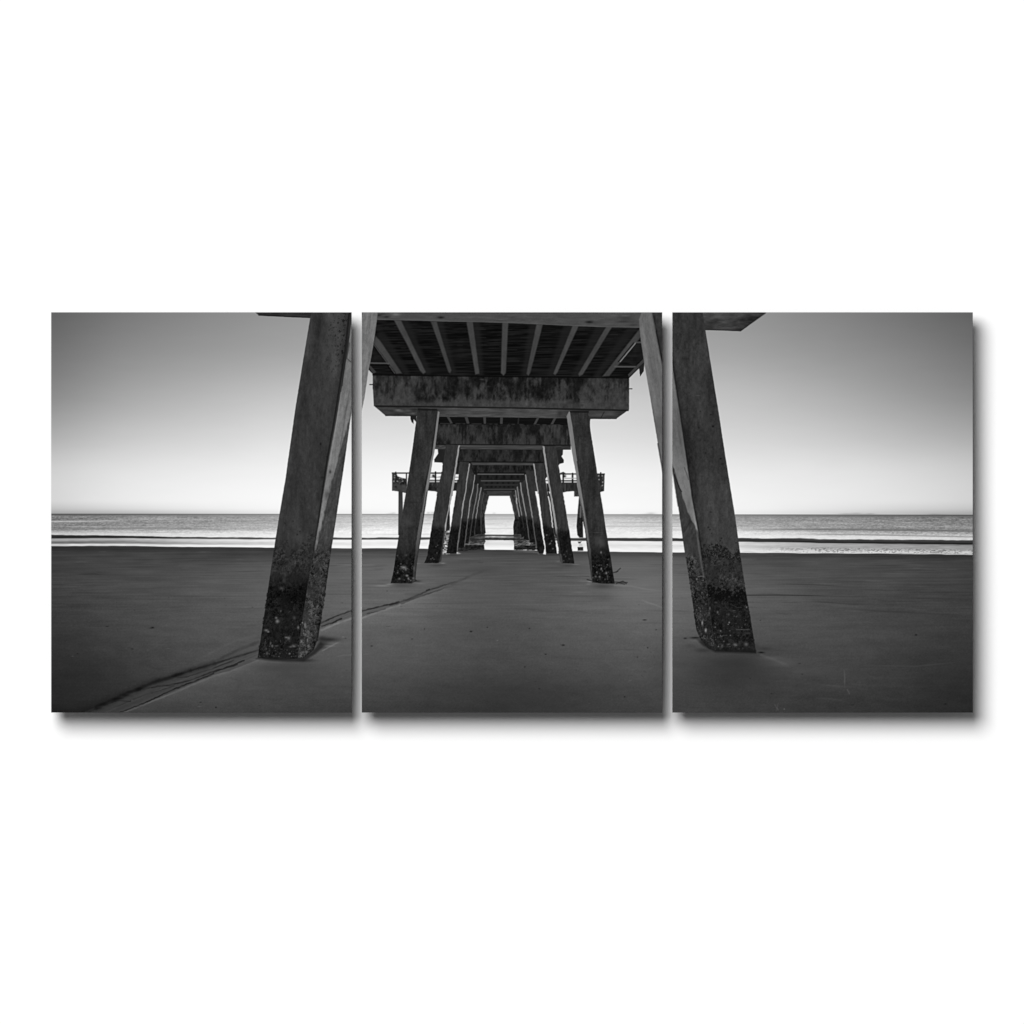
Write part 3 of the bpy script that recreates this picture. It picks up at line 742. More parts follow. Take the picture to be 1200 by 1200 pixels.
poly([(510, 480), (515.2, 483), (510, 525), (507, 540), (503.3, 565), (501.3, 576), (498, 598.7), (494.7, 620), (492.3, 636.7), (490, 650), (488.3, 663), (486.9, 678.7), (489, 680.6), (483, 683.4),
      (480, 683), (490, 620), (500, 560)],
     lambda x, y: np.where(x < np.interp(y, [480, 565, 576, 600, 640, 684], [520, 520, 500, 496.4, 490.6, 486.2]), 122 - 30 * sstep(560, 600, y) - 38 * sstep(625, 655, y), 52 - 14 * sstep(640, 660, y))
     + 12 * vn(x / 1.0, y / 6, 230) + 16 * sstep(640, 660, y) * vn(x / 1.2, y / 1.6, 231))
poly([(489.6, 478.4), (512.2, 479.2), (509.6, 505), (506, 532.5), (503.3, 540), (499.3, 566.7), (496, 582), (493, 604), (490, 622), (487.7, 636.7), (486, 653), (484.7, 666.7), (483, 683.6), (470, 683.8),
      (457.8, 683.4), (461, 670), (462.7, 658.7), (465.3, 640), (468.7, 620), (471.7, 600), (475.7, 577), (479.3, 553), (481.4, 540), (487.6, 494)],
     pface(48, 645, 235, 24))
line([(512.4, 481), (509.4, 505), (505.8, 532), (503, 545), (499, 567), (493.6, 600)], 1.2, 26, .7, .8)
poly([(489.6, 478.4), (512.2, 479.2), (512, 481.4), (489.4, 481)], 22, .8)
for x, y, rx, ry, v, al in [(478, 611, 5, 3.4, 68, .7), (481, 614, 4, 2.4, 66, .6), (473, 665, 3, 1.6, 128, .9), (475.4, 667, 1.4, 2, 112, .8), (470.6, 664, 1.6, .8, 100, .7), (477, 674.6, 1.6, 1.2, 130, .9),
                            (478.6, 678, 1.0, 1.6, 120, .9), (468, 678.2, 1.4, 1.2, 104, .8), (466, 671, .8, 1, 110, .7), (465.6, 651, 1.4, 1, 78, .7), (476, 650.6, 1.6, 1, 74, .6), (484.4, 677.6, 1.4, .8, 112, .8),
                            (485, 666, 1.0, 3, 100, .6), (484.6, 680, 1.4, 2, 70, .7), (482, 589, 8, .8, 36, .6), (478, 584, 4, 10, 56, .3)]:
    blob(x, y, rx, ry, v, al)

poly([(664, 487.6), (666.6, 482.2), (670, 483), (676, 526), (684, 580), (690.6, 620), (694.4, 660), (694.4, 683), (692.7, 676.7), (690.9, 663), (688.8, 648.7), (687.3, 636.7), (685.3, 620), (684, 616), (681.4, 597),
      (678.7, 582.7), (676.2, 569), (674.7, 553), (672, 540), (669, 521.7), (666.7, 505)],
     lambda x, y: 122 - 22 * sstep(590, 625, y) - 42 * sstep(628, 655, y) - 46 * sstep(575, 600, y) * (x < np.interp(y, [575, 600, 640, 684], [679, 683.4, 689, 693])) * (1 - sstep(635, 660, y))
     + 12 * vn(x / 1.0, y / 7, 240) + 10 * sstep(640, 660, y) * vn(x / 1.2, y / 1.6, 241))
poly([(667.8, 481.6), (689, 481.6), (689.6, 487), (691.8, 489.4), (691.4, 497), (692, 505), (695.8, 528), (697.7, 540), (702.7, 573), (706.7, 596.7), (710, 620), (712.7, 636.7), (715.7, 653), (717.7, 666.7),
      (720.4, 684.2), (706, 684.0), (694.2, 682.4), (693.4, 660), (692, 640), (689.2, 620), (686, 600), (682.7, 580), (679.3, 560), (676.3, 540), (674.2, 526), (670.9, 501)],
     pface(48, 643, 245, 22))
poly([(667.8, 481.4), (690, 481.6), (690, 483.8), (668, 483.6)], 22, .8)
line([(676.4, 541), (682.6, 580), (689, 620), (692, 642)], .9, 28, .55, .8)
for x, y, rx, ry, v, al in [(703, 634, 5, 4, 72, .7), (706, 638, 3.4, 3.4, 70, .7), (700, 630, 5, 2, 66, .5), (700, 624, 6, .5, 78, .5), (704.4, 647.4, 1.0, 1.4, 120, .85), (712.6, 655.6, .8, .8, 92, .7),
                            (704.6, 666.6, .9, 1.6, 118, .85), (710.6, 671.6, 1.2, 1.4, 128, .85), (699.4, 670.6, .9, 1.2, 112, .85), (695.4, 663.6, .8, .8, 98, .7), (702.6, 676, 1.2, 1.2, 116, .8),
                            (698, 675.6, 1.2, 1, 100, .8), (712, 676, 1, 2, 88, .7), (706, 669, .7, .9, 110, .7), (694.6, 677, .8, 1, 100, .7), (709, 679, .8, 1, 86, .7)]:
    blob(x, y, rx, ry, v, al)
for k in range(46):
    q = rs.rand() < .5
    y = rs.uniform(660, 682); x = (rs.uniform(460, 484) - (y - 660) * .12) if q else (rs.uniform(695, 716) + (y - 660) * .12)
    blob(x, y, rs.uniform(.4, .8), rs.uniform(.4, .8), rs.uniform(70, 125), rs.uniform(.4, .9))
# feet of the first pair: scour, wet sand and weed
for x, y, rx, ry, v, al in [(471, 686, 14, 2.6, 66, .6), (489, 681, 4, 1.2, 36, .6), (448, 686.5, 10, 1.0, 134, .7), (456, 684.6, 4, .7, 150, .6), (493, 684, 6, .8, 118, .6), (452, 680, 8, 1.2, 80, .4),
                            (706, 687, 14, 3.4, 62, .7), (691, 681.6, 3, .8, 142, .7), (690, 684.4, 3, .7, 126, .6), (684, 681, 6, 1, 116, .5), (679, 694, 9, .8, 118, .45), (706, 700, 14, 6, 70, .35)]:
    blob(x, y, rx, ry, v, al)
for pts in [[(720, 682), (727, 682.4), (735, 682.6)], [(722, 684), (730, 681), (734, 684)], [(725, 683), (732, 684.6)], [(719, 671), (724, 669.6)], [(722, 670.6), (727, 666)], [(688, 679), (694, 681)]]:
    line(pts, .9, 40, .75, .8)
line([(720, 686), (740, 687), (760, 691), (776, 692)], 1.0, 122, .5, 1.1, (0, .6))
line([(748, 702), (765, 708), (776, 712)], 1.2, 124, .5, 1.2, (1, .3))
line([(640, 675), (690, 675.6)], .9, 66, .5, .9, (1, 0)); line([(660, 673.4), (690, 677)], .7, 112, .3, .9, (1, 0))
line([(776, 693), (790, 698), (800, 706)], 1.0, 108, .35, 1.4, (0, 1))


# ---- nearest pair of piles
def barn(x, y, seed, base, amp):                 # barnacled crust: strong fine mottling
    a = fbm(x / 3.4, y / 4.2, seed, 5, .78)
    b = vn(x / .9, y / 1.0, seed + 7)
    lo = .75 + 1.0 * vn(x / 7, y / 10, seed + 8)
    return base + lo * (.75 * amp * a + .5 * amp * b) + 1.0 * amp * np.clip(vn(x / 1.3, y / 1.5, seed + 9) - .30, 0, 1) * 2.4 * lo


LE = [(377.4, 366), (375.4, 372.5), (366, 430), (358, 480), (349.5, 540), (347, 560), (338.7, 607), (332, 650), (325, 698), (318.7, 740), (313.8, 771)]
RG = [(422.4, 366), (418.7, 402), (411, 453), (404.5, 493), (395.6, 543), (385, 615), (378, 657), (372, 690), (365, 737), (361, 772)]
SI = [(442.6, 366), (442, 372), (439.6, 391), (435, 419), (432, 433), (427.2, 466), (424, 481), (416, 540), (406, 607), (399.7, 648), (393.9, 690), (389.5, 718), (385, 747), (379.5, 762), (367, 771.9)]
# beam ends behind the nearest piles
poly([(311, 364), (311, 366), (315.4, 369.6), (340, 371), (377, 372.6), (379, 364)], lambda x, y: 44 + 12 * fbm(x / 8, y / 2, 250, 3))
line([(315.4, 369.4), (377, 372.2)], .8, 20, .8)
poly([(885.6, 364), (885.4, 366.2), (856, 388.2), (835, 387.2), (812, 386.6), (808, 364)], lambda x, y: 58 + 24 * fbm(x / 9, y / 3, 251, 4) + 14 * sstep(382, 372, y + (x - 812) * .18) - 12 * sstep(845, 872, x + (y - 376)))
line([(885, 366.8), (856, 387.6), (814, 386)], 1.0, 28, .6)


def l0_side(x, y):
    u = np.clip((x - run(RG, y)) / (run(SI, y) - run(RG, y) + 1e-6), 0, 1)
    lim = np.interp(y, [366, 470, 500, 520, 540, 565, 590, 615, 640], [2, 1.1, .84, .68, .56, .42, .30, .2, .1]) + .10 * vn(x / 2, y / 6, 260)
    lit = 1 - sstep(-.07, .07, u - lim)
    v = 64 + (112 - 64) * lit + 16 * fbm(u * 7, y / 18, 261, 5, .65) + 12 * vn(u * 9, y / 3, 262) + 9 * vn(x / .9, y / 1.0, 267)
    v = v + 8 * sstep(420, 520, y) * lit - 16 * np.exp(-((u - .62) / .05) ** 2) * sstep(440, 470, y) * (1 - sstep(520, 545, y))
    v = v - 12 * sstep(.85, 1.0, u) * sstep(500, 560, y) - 10 * (1 - lit) * vn(x / 4, y / 10, 266)
    d = sstep(-14, 12, y - 642 - 8 * vn(x / 6, 0 * y, 263))
    w = barn(x, y, 264, 52, 64) - 22 * sstep(.80, 1, u)
    return v * (1 - d) + w * d


def l0_front(x, y):
    u = np.clip((x - run(LE, y)) / (run(RG, y) - run(LE, y) + 1e-6), 0, 1)
    v = 55 + 13 * fbm(x / 9, y / 36, 270, 5, .6) + 8 * fbm(x / 2.8, y / 5, 271, 4, .7) + 6 * vn(x / .8, y / .8, 272)
    v = v + 14 * sstep(480, 380, y) * sstep(.25, .55, u) * (1 - sstep(.8, .95, u)) - 10 * np.exp(-((u - .24) / .09) ** 2) * sstep(470, 390, y) + 5 * sstep(.14, .04, u)
    pit = sstep(.14, .40, .7 * vn(x / 1.1, y / 1.3, 273) + .6 * vn(x / 2.6, y / 3, 279)) * sstep(.35, .75, u) * sstep(470, 390, y)
    v = v - 30 * pit - 12 * sstep(.93, 1, u)
    bound = 637 + 12 * vn(x / 9, 0 * y, 274) + 16 * fbm(x / 3, y / 3, 275, 3, .75) - 14 * np.exp(-((u - .97) / .14) ** 2) + 6 * np.exp(-((u - .62) / .2) ** 2)
    d1 = sstep(-2, 3, y - bound)
    d2 = sstep(-16, 20, y - 672 - 10 * vn(x / 10, 0 * y, 276))
    mid = barn(x, y, 277, 45, 34)
    low = barn(x, y, 278, 27, 30) - 10 * np.exp(-((y - 696) / 12) ** 2) - 4 * np.exp(-((x - 362) ** 2 / 80 + (y - 700) ** 2 / 160))
    return (v * (1 - d1) + mid * d1) * (1 - d2) + low * d2


rough = [(x + .6 * float(vn(np.array(y / 4.), np.array(1.5), 5)), y) for x, y in LE]
poly(RG + SI[::-1], l0_side, 1, 1.0)
poly(rough + [(330, 772.6), (345, 773.2)] + RG[::-1], l0_front, 1, 1.0)
line([(422.6, 366), (418.6, 402), (410.9, 453), (404.3, 493), (395.2, 543), (385, 612)], (4.4, 1.2), 26, .75, 1.0)
line([(385, 612), (379, 650)], 1.4, 34, .6, .9)
line([(420, 395), (414, 440), (413, 452)], 1.0, 34, .6); line([(421.4, 402), (418.4, 420), (423, 424)], .8, 44, .6)
line([(411.6, 460), (406.5, 496), (398, 545)], .8, 150, .45, .8)
for x, y, rx, ry, v, al in [(387.6, 520.2, 1, 1.6, 18, .8), (395, 535.4, .9, .9, 22, .7), (346.2, 613.4, .8, 1.2, 26, .7), (355.4, 610.8, .8, .8, 26, .7), (363.4, 622.8, .8, .8, 22, .8),
                            (360.4, 626.4, 1, 1, 14, .9), (362, 630, 7, 5, 70, .5), (373, 487, 5, 2, 42, .6), (364, 488, 4, 1.4, 44, .5),
                            (399, 553, 1.4, 2, 36, .7), (390.4, 559.6, 2.4, 1.6, 30, .7), (395, 580, 3, 5, 58, .5)]:
    blob(x, y, rx, ry, v, al)
for x, y, rx, ry, v in [(337, 728, 2.2, 2.4, 125), (335.6, 724, 1.6, 1.4, 108), (324, 738.6, 2.4, 1.4, 112), (326.4, 740.4, 1.4, 1, 120), (361.6, 735.4, 1.2, 2.0, 112), (369.4, 732.6, 1.0, 3.0, 120),
                        (347.6, 747, 2, 1.0, 108), (350.4, 747.8, 2.2, 1.8, 104), (356, 757, 2.6, 1.6, 92), (352.6, 758, 2, 1, 86), (331, 757, 1.4, 1.8, 100), (329, 754, .8, 2, 90), (366.4, 729.8, .8, .8, 140),
                        (342, 689.6, 2.8, 2.2, 70), (344.6, 680, 1.8, 3.6, 56), (346, 673, 1.4, 4, 58), (325, 765.6, 1.4, 2, 80), (351.4, 766, 1, 1, 124), (336, 757, 1.8, .8, 92), (357, 724, 2, 2, 66),
                        (333.6, 669, 4, .8, 64), (368, 742, 1, 1, 126), (370, 744, 2, 1, 104), (372.4, 750, .8, 2, 122), (371, 764, 1.4, 1.6, 100), (341, 716, 1, 1, 90)]:
    blob(x, y, rx, ry, v, .85)
for k in range(170):
    y = 700 + 70 * rs.rand() ** .5
    u = rs.rand()
    xl, xr = float(run(LE, y)), float(run(SI, y))
    x = xl + 2 + u * (xr - xl - 4)
    if u < .68 and y < 750 and rs.rand() < .85:
        continue
    blob(x, y, rs.uniform(.3, .8), rs.uniform(.3, .7), rs.uniform(60, 120), rs.uniform(.3, .75), rs.uniform(0, 3))
for k in range(160):                              # dark pits in the crust
    y = rs.uniform(645, 768)
    u = rs.uniform(.0, 1.0)
    xl, xr = float(run(LE, y)), float(run(SI, y))
    blob(xl + 1 + u * (xr - xl - 2), y, rs.uniform(.4, .9), rs.uniform(.4, 1.1), 14, rs.uniform(.25, .6))
for k in range(13):                              # ragged silhouette of the crust
    y = rs.uniform(690, 768)
    blob(float(run(LE, y)) - .2, y, .7, .9, 24, .8)
    blob(float(run(SI, min(y, 750))) + .1, min(y, 750), .8, 1, 30, .8)
# foot of the left near pile
for x, y, rx, ry, v, al in [(360, 792, 60, 14, 62, .35), (420, 775, 40, 10, 84, .3)]:
    blob(x, y, rx, ry, v, al)
poly([(312, 772), (330, 774.4), (350, 775.6), (368, 775), (382, 766), (392, 757), (388, 752), (378, 763), (366, 771), (345, 772), (325, 770)], 30, .75, 2.6)
for x, y, rx, ry, v, al in [(397, 749.4, 12, 2.6, 40, .85), (390, 755, 7, 4, 36, .7), (389, 748, 5, 3, 34, .6), (398, 757, 7, 1.2, 128, .5), (405, 754, 9, 1.2, 112, .4), (345, 782, 34, 6, 60, .45),
                            (370, 774, 10, 2, 30, .6), (310, 773, 3, 1, 96, .5)]:
    blob(x, y, rx, ry, v, al)
line([(390, 762.5), (402, 756), (412, 751)], 1.0, 126, .5, 1.0, (0, 1))
line([(404, 770), (414, 768), (424, 767.4)], .8, 104, .5, 1.0, (1, 0))

LS = [(751.6, 366), (748.6, 374), (749.4, 386), (751.4, 402), (755, 426), (762, 466), (771, 520), (776, 549), (783, 595), (789.7, 643), (795.5, 678), (799.8, 707), (804, 738), (808.5, 748), (818, 760), (826, 763)]
RG2 = [(764.4, 366), (768.5, 387), (771.8, 403.5), (775.4, 422), (778.4, 442), (784.7, 483), (791, 527), (795.5, 558), (799.7, 586.7), (806, 620), (811, 656.7), (815.5, 681.7), (820.5, 723), (826.4, 763)]
RE = [(811.2, 366), (814.7, 386.7), (821, 426.7), (829.7, 480), (834.7, 513), (840, 547), (849.7, 606.7), (856, 653), (861, 686.7), (869.7, 738), (874.2, 765)]


def r0_side(x, y):
    u = np.clip((x - run(LS, y)) / (run(RG2, y) - run(LS, y) + 1e-6), 0, 1)
    a = np.interp(y, [366, 480, 530, 550, 570, 600, 617, 640], [-1, -.6, -.2, .10, .28, .55, .85, 1.3]) + .06 * vn(x / 2, y / 5, 280)
    lit = sstep(-.06, .06, u - a)
    upper = 104 - 14 * sstep(440, 500, y)
    v = 56 + (upper + 26 * sstep(500, 560, y) - 56) * lit + 20 * fbm(u * 5, y / 40, 281, 4) * (1 - .6 * sstep(480, 560, y)) + 9 * vn(u * 8, y / 5, 282) + 8 * vn(x / .9, y / 1.6, 288)
    v = v + 26 * np.exp(-((u - .9) / .06) ** 2) * sstep(590, 620, y) * (1 - sstep(676, 682, y)) - 22 * sstep(.86, 1, u) * sstep(440, 410, y)
    v = v + 22 * np.exp(-((y - 616) / 14) ** 2) * fbm((x + y * .5) / 3, y / 9, 287, 3)
    d0 = sstep(645, 656, y + 5 * vn(x / 3, 0 * y, 283)) * (1 - np.exp(-((u - .92) / .07) ** 2) * (y < 680))
    w0 = barn(x, y, 284, 54, 62)
    d1 = sstep(674.5, 677, y)
    w1 = barn(x, y, 285, 40, 56)
    v = v * (1 - d0) + w0 * d0
    return v * (1 - d1) + w1 * d1


def r0_front(x, y):
    u = np.clip((x - run(RG2, y)) / (run(RE, y) - run(RG2, y) + 1e-6), 0, 1)
    v = 51 + 14 * fbm(x / 8, y / 30, 290, 5, .6) + 10 * fbm(x / 2.6, y / 4, 291, 4, .7) + 6 * vn(x / .8, y / .8, 292)
    v = v + 9 * sstep(540, 600, y) + 4 * np.exp(-((u - .5) / .2) ** 2) - 10 * sstep(.12, .0, u) - 10 * np.exp(-((u - .12) / .10) ** 2) * sstep(480, 520, y) * (1 - sstep(640, 660, y))
    b1_ = 646 + 8 * vn(x / 6, 0 * y, 293) + 14 * fbm(x / 2.6, y / 2.4, 294, 3, .8) - 4 * np.exp(-((u - .5) / .25) ** 2)
    d1 = sstep(-2, 3.5, y - b1_)
    dk = 24 + 6 * vn(x, y, 295)
    band = dk + (barn(x, y, 296, 46, 36) - dk) * sstep(4, 12, y - b1_ + 3 * vn(x / 2, y / 2, 297))
    b2_ = 688 + 7 * vn(x / 6, 0 * y, 298) + 12 * fbm(x / 2.2, y / 2.2, 299, 3, .8) + 8 * np.exp(-((u - .62) / .12) ** 2)
    d2 = sstep(-3, 6, y - b2_)
    low = 15 + (barn(x, y, 300, 30, 30) - 15) * sstep(8, 22, y - b2_)
    v = v * (1 - d1) + band * d1
    return v * (1 - d2) + low * d2


poly([(764, 366), (776, 366), (776, 430), (775.6, 424), (771.8, 403.5), (768.5, 387)], 42)
poly(LS + RG2[::-1], r0_side, 1, 1.0)
poly(RG2 + [(845, 763.6), (866, 764.4)] + RE[::-1], r0_front, 1, 1.0)
line([(769, 388), (775.6, 422), (778.6, 442), (784.9, 483), (791.3, 527), (795.8, 558), (800, 586.7), (806.4, 620), (811.4, 656)], 1.2, 24, .7, .9)
line([(771, 520), (776, 549), (782.6, 593)], (1.4, 1.0), 34, .6, .9)
line([(778, 556), (784, 571.5), (786.6, 576)], 1.0, 26, .7)
line([(790, 548), (793, 556), (795, 562)], .7, 60, .5)
line([(806, 676.0), (810, 675.2), (812.6, 675.6)], .9, 96, .8, .7)
line([(851, 737.6), (865.6, 738)], .7, 78, .7, .7)
for x, y, rx, ry, v, al in [(801, 462, 3, 16, 68, .25), (806, 463.6, 3, .7, 84, .6), (798, 420, 1.4, 8, 70, .5), (801, 401, 1.4, 3, 74, .5), (806, 405, 3, 1, 72, .4), (823.6, 499.6, 1.3, 1.2, 12, .9), (821, 486, 1, .8, 20, .8),
                            (832.6, 537.6, 1.2, .8, 12, .9), (808.6, 482, 1, .8, 28, .7), (807, 501, 1, 1.2, 22, .6), (815, 531, .8, 1, 22, .7), (835, 543.6, 1.6, .6, 18, .7), (823, 524, .8, .8, 26, .7), (821, 600, .9, .9, 24, .7),
                            (818, 618, 1, 1, 22, .7), (820, 620.6, .9, .9, 22, .7), (822, 638, 1, 1, 20, .8), (833.4, 631, .9, .9, 24, .8), (850.6, 636, .8, .8, 22, .7), (822, 625, .8, .8, 24, .6), (833, 641, 1.5, 2, 16, .8),
                            (836, 645, 2, 2, 16, .8), (841, 646, 1.4, 1, 16, .8), (804, 533, 1, 5, 40, .4), (800, 425, 1, 3, 30, .5), (799, 579.6, 1.0, 3, 30, .7), (795, 590, 2, 6, 66, .3)]:
    blob(x, y, rx, ry, v, al)
for x, y, rx, ry, v in [(811, 730, 1, 2.6, 150), (815, 738.6, 1.2, 2.4, 160), (842.6, 729.4, .9, 1.1, 128), (841.4, 731.6, .8, .6, 120), (849.6, 755.6, 2.4, 1.8, 100), (862.6, 755, 2.2, 2.4, 96), (841.6, 755, 1.8, .8, 84),
                        (829, 717.4, 1, 1.6, 100), (863, 711.6, .9, 1, 125), (832.4, 739.4, 1, .8, 106), (844, 744.6, .8, .8, 110), (842, 720, 1.2, 1.6, 70), (851, 722.6, 1.2, 1, 78), (804.6, 678.6, .8, 1.2, 128),
                        (812, 680, 1, .8, 110), (834.6, 756.6, 1.2, 1.2, 76), (827, 706, 2, 1, 62), (842.4, 699.4, 1.2, .8, 60), (820, 713, .7, 2, 96), (848, 715.6, 3, .6, 74), (865, 742, 3, .8, 60)]:
    blob(x, y, rx, ry, v, .85)
line([(846, 709), (852, 712), (857, 712)], .6, 64, .5); line([(838, 710), (842, 715), (850, 718)], .6, 60, .5); line([(829, 747), (836, 744.6), (840, 744.6)], .6, 76, .6)
for k in range(190):
    y = rs.uniform(680, 762); u = rs.rand() ** 1.5
    xl, xr = float(run(LS, y)), float(run(RE, y))
    if u > .35 and (y < 712 or rs.rand() < .6):
        continue
    blob(xl + 2 + u * (xr - xl - 4), y, rs.uniform(.35, .8), rs.uniform(.4, .9), rs.uniform(70, 130), rs.uniform(.35, .8))
for k in range(220):
    y = rs.uniform(655, 760); u = rs.rand()
    xl, xr = float(run(LS, y)), float(run(RE, y))
    blob(xl + 1 + u * (xr - xl - 2), y, rs.uniform(.4, .9), rs.uniform(.4, 1.0), 13, rs.uniform(.2, .55))
for k in range(14):
    y = rs.uniform(680, 760)
    blob(float(run(LS, y)) + .1, y, .7, .9, 26, .8); blob(float(run(RE, y)), y, .5, .8, 24, .6)
# foot of the right near pile
for x, y, rx, ry, v, al in [(850, 790, 55, 22, 46, .5), (905, 775, 30, 5, 92, .45), (930, 786, 36, 7, 86, .35), (800, 770, 26, 12, 74, .35), (775, 785, 30, 20, 72, .2)]:
    blob(x, y, rx, ry, v, al)
poly([(805, 750), (812, 757), (826, 764.4), (850, 765.4), (874, 766), (874, 762), (826, 761), (812, 748)], 26, .7, 2.6)
for x, y, rx, ry, v, al in [(803, 747.4, 6, 1.1, 22, .85), (880, 764.6, 3.4, 1.0, 14, .9), (884, 760, 9, 2.4, 50, .6), (874, 757, 4, 4, 50, .4), (850, 776, 30, 7, 52, .5), (803, 751, 7, .8, 104, .5), (797, 757, 8, 3, 60, .4),
                            (812, 762, 10, 2.6, 46, .6), (893, 771, 14, 2.4, 98, .4), (905, 779, 14, 3, 90, .3), (900, 762, 10, 1, 62, .4)]:
    blob(x, y, rx, ry, v, al)
line([(880, 767.6), (895, 773), (915, 781)], 1.6, 98, .35, 2.0, (0, 1))

WOB = 0.0
# ---- lens sharpening halo, faint grain, as in any printed photograph
def blur1(a, n):
    k = np.exp(-np.arange(-3 * n, 3 * n + 1) ** 2 / (2.0 * n * n)); k /= k.sum()
    r = 3 * n
    p = np.pad(a, ((r, r), (r, r)), mode='edge')
    o = sum(k[i] * p[i:i + a.shape[0], :] for i in range(2 * r + 1))
    return sum(k[i] * o[:, i:i + a.shape[1]] for i in range(2 * r + 1))


IMG = np.clip(IMG, 4, 254)
IMG = IMG + 0.40 * (IMG - blur1(IMG, 2))
IMG = np.clip(IMG, 3, 255)
#PAINT-END

# ------------------------------------------------------------------ materials
def mat(name):
    m_ = bpy.data.materials.new(name)
    m_.use_nodes = True
    nt = m_.node_tree
    return m_, nt, nt.nodes["Principled BSDF"]


def weave(nt, b, scale, strength):
    tc = nt.nodes.new('ShaderNodeTexCoord')
    wx = nt.nodes.new('ShaderNodeTexWave'); wx.bands_direction = 'X'; wx.inputs['Scale'].default_value = scale
    wz = nt.nodes.new('ShaderNodeTexWave'); wz.bands_direction = 'Z'; wz.inputs['Scale'].default_value = scale
    mx = nt.nodes.new('ShaderNodeMath'); mx.operation = 'ADD'
    bp = nt.nodes.new('ShaderNodeBump'); bp.inputs['Strength'].default_value = strength; bp.inputs['Distance'].default_value = 0.0001
    nt.links.new(tc.outputs['Object'], wx.inputs['Vector']); nt.links.new(tc.outputs['Object'], wz.inputs['Vector'])
    nt.links.new(wx.outputs['Fac'], mx.inputs[0]); nt.links.new(wz.outputs['Fac'], mx.inputs[1])
    nt.links.new(mx.outputs[0], bp.inputs['Height']); nt.links.new(bp.outputs['Normal'], b.inputs['Normal'])


m_print, nt, b = mat("printed_canvas")
at = nt.nodes.new('ShaderNodeAttribute'); at.attribute_name = 'ink'
sep = nt.nodes.new('ShaderNodeCombineColor')
nt.links.new(at.outputs['Fac'], sep.inputs[0]); nt.links.new(at.outputs['Fac'], sep.inputs[1]); nt.links.new(at.outputs['Fac'], sep.inputs[2])
nt.links.new(sep.outputs[0], b.inputs['Base Color'])
b.inputs['Roughness'].default_value = 0.9
b.inputs['Specular IOR Level'].default_value = 0.0
weave(nt, b, 320, 0.12)

m_wood, nt, b = mat("black_stained_wood")
nz = nt.nodes.new('ShaderNodeTexNoise'); nz.inputs['Scale'].default_value = 30
rp = nt.nodes.new('ShaderNodeValToRGB')
rp.color_ramp.elements[0].color = (.05, .05, .05, 1); rp.color_ramp.elements[1].color = (.10, .10, .10, 1)
nt.links.new(nz.outputs['Fac'], rp.inputs[0]); nt.links.new(rp.outputs[0], b.inputs['Base Color'])
b.inputs['Roughness'].default_value = 0.7

m_wall, nt, b = mat("white_wall_paint")
b.inputs['Base Color'].default_value = (.925, .925, .925, 1)
b.inputs['Roughness'].default_value = 0.9
b.inputs['Specular IOR Level'].default_value = 0.0
nz = nt.nodes.new('ShaderNodeTexNoise'); nz.inputs['Scale'].default_value = 260; nz.inputs['Detail'].default_value = 3
bp = nt.nodes.new('ShaderNodeBump'); bp.inputs['Strength'].default_value = 0.015; bp.inputs['Distance'].default_value = 0.0004
nt.links.new(nz.outputs['Fac'], bp.inputs['Height']); nt.links.new(bp.outputs['Normal'], b.inputs['Normal'])


# ------------------------------------------------------------------ the wall
def link_mesh(name, me, parent=None):
    o = bpy.data.objects.new(name, me)
    sc.collection.objects.link(o)
    if parent:
        o.parent = parent
    return o


me = bpy.data.meshes.new("wall")
T_ = .12
vs = [(-6, 0, -0.0), (6, 0, -0.0), (6, 0, 4.5), (-6, 0, 4.5), (-6, T_, -0.0), (6, T_, -0.0), (6, T_, 4.5), (-6, T_, 4.5)]
fs_ = [(0, 1, 2, 3), (5, 4, 7, 6), (1, 5, 6, 2), (4, 0, 3, 7), (3, 2, 6, 7), (4, 5, 1, 0)]
me.from_pydata(vs, [], fs_)
me.materials.append(m_wall)
wall = link_mesh("wall", me)
wall["kind"] = "structure"


# ------------------------------------------------------------------ the three canvas prints
def to_lin(v):
    c = np.clip(v, 0, 255) / 255.0
    return np.where(c <= 0.04045, c / 12.92, ((c + 0.055) / 1.055) ** 2.4)


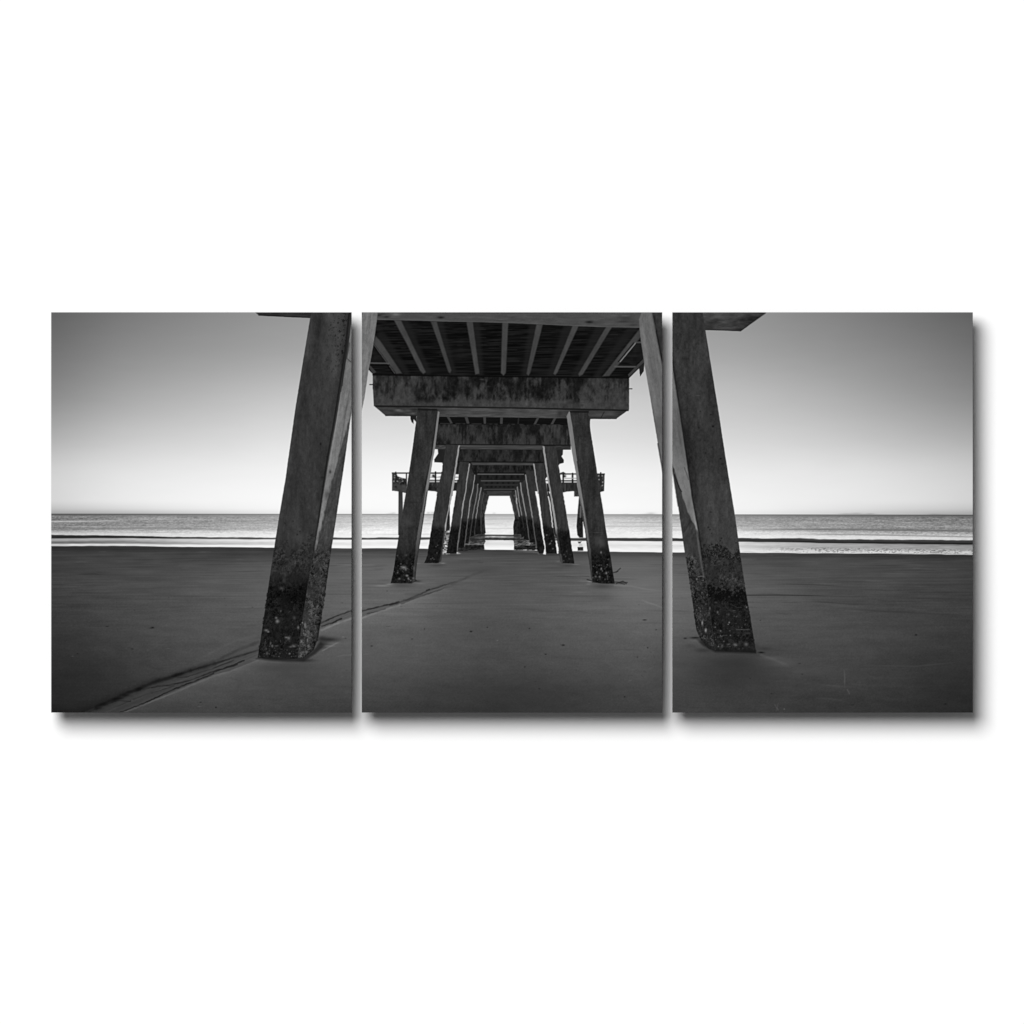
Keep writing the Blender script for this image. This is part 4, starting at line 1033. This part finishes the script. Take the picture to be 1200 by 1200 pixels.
def canvas_print(photo_x0, pic_x0, label):
    """one print: photo_x0 = its left edge on the wall (photo px), pic_x0 = where its slice of the picture starts"""
    W, H = 352, 469
    i0 = (pic_x0 - X0) * SS
    sl = to_lin(IMG[:, i0:i0 + W * SS + 1]) / GAIN            # rows top -> bottom
    ny, nx = sl.shape
    root = bpy.data.objects.new("canvas_print", None)
    root.location = ((photo_x0 + W / 2 - 600) * MM, 0, HZ + (600 - Y1) * MM)
    sc.collection.objects.link(root)
    root["label"] = label
    root["category"] = "canvas print"
    root["group"] = "canvas prints of the pier hung in a row"
    hw, hh = W * MM / 2, H * MM
    # printed cloth: front sheet plus the mirrored wrap round the four sides
    xs = np.linspace(-hw, hw, nx); zs = np.linspace(hh, 0, ny)
    xx, zz = np.meshgrid(xs, zs)
    V = [np.stack([xx, np.full_like(xx, -DEPTH), zz], -1).reshape(-1, 3)]
    C = [sl.reshape(-1)]
    idx = np.arange(nx * ny).reshape(ny, nx)
    F = [np.stack([idx[1:, :-1], idx[1:, 1:], idx[:-1, 1:], idx[:-1, :-1]], -1).reshape(-1, 4)]
    off = nx * ny
    nd = 12
    dy = np.linspace(-DEPTH, -DEPTH + THICK, nd + 1)[1:]
    for side in range(4):
        if side == 0:   # bottom
            ring = idx[-1, :]; cc = lambda k: sl[-1 - k * 6, :]
        elif side == 1:  # top
            ring = idx[0, ::-1]; cc = lambda k: sl[k * 6, ::-1]
        elif side == 2:  # right
            ring = idx[::-1, -1]; cc = lambda k: sl[::-1, -1 - k * 6]
        else:
            ring = idx[:, 0]; cc = lambda k: sl[:, k * 6]
        base = V[0][ring]
        prev = ring
        for k in range(nd):
            p = base.copy(); p[:, 1] = dy[k]
            V.append(p); C.append(cc(k + 1))
            cur = np.arange(off, off + len(ring)); off += len(ring)
            F.append(np.stack([prev[:-1], cur[:-1], cur[1:], prev[1:]], -1))
            prev = cur
    V = np.concatenate(V); C = np.concatenate(C); F = np.concatenate(F)
    me = bpy.data.meshes.new("canvas")
    me.vertices.add(len(V)); me.vertices.foreach_set("co", V.astype(np.float32).ravel())
    me.loops.add(F.size); me.loops.foreach_set("vertex_index", F.astype(np.int32).ravel())
    me.polygons.add(len(F)); me.polygons.foreach_set("loop_start", np.arange(0, F.size, 4, dtype=np.int32))
    a = me.attributes.new("ink", 'FLOAT', 'POINT')
    a.data.foreach_set("value", C.astype(np.float32))
    me.update(calc_edges=True)
    me.materials.append(m_print)
    link_mesh("canvas", me, root)
    # black-stained stretcher frame behind the cloth
    t, bw = 0.0015, 0.035
    fr = bpy.data.meshes.new("stretcher_frame")
    vv, ff = [], []

    def bx(x0, x1, z0, z1):
        n = len(vv)
        for y in (-DEPTH + t, -DEPTH + THICK - .0005):
            vv.extend([(x0, y, z0), (x1, y, z0), (x1, y, z1), (x0, y, z1)])
        ff.extend([tuple(n + q for q in f) for f in [(0, 1, 2, 3), (7, 6, 5, 4), (0, 4, 5, 1), (1, 5, 6, 2), (2, 6, 7, 3), (3, 7, 4, 0)]])
    bx(-hw + t, -hw + bw, t, hh - t); bx(hw - bw, hw - t, t, hh - t)
    bx(-hw + bw + .0003, hw - bw - .0003, t, bw); bx(-hw + bw + .0003, hw - bw - .0003, hh - bw, hh - t)
    fr.from_pydata(vv, [], ff)
    fr.materials.append(m_wood)
    link_mesh("stretcher_frame", fr, root)
    # hanging cleats between the frame and the wall
    for zc in (hh - 0.07, 0.07):
        vv, ff = [], []
        n_ = 0
        for y in (-DEPTH + THICK - .0004, -0.0003):
            vv.extend([(-.13, y, zc - .012), (.13, y, zc - .012), (.13, y, zc + .012), (-.13, y, zc + .012)])
        ff.extend([(0, 1, 2, 3), (7, 6, 5, 4), (0, 4, 5, 1), (1, 5, 6, 2), (2, 6, 7, 3), (3, 7, 4, 0)])
        cl = bpy.data.meshes.new("hanging_cleat")
        cl.from_pydata(vv, [], ff)
        cl.materials.append(m_wood)
        link_mesh("hanging_cleat", cl, root)
    return root


canvas_print(60, 72, "leftmost black-and-white canvas print, open sea and sand with one leaning pile at its right")
canvas_print(424, 424, "middle black-and-white canvas print, looking under the pier deck between rows of piles")
canvas_print(788, 776, "rightmost black-and-white canvas print, one leaning pile at its left and open sea")
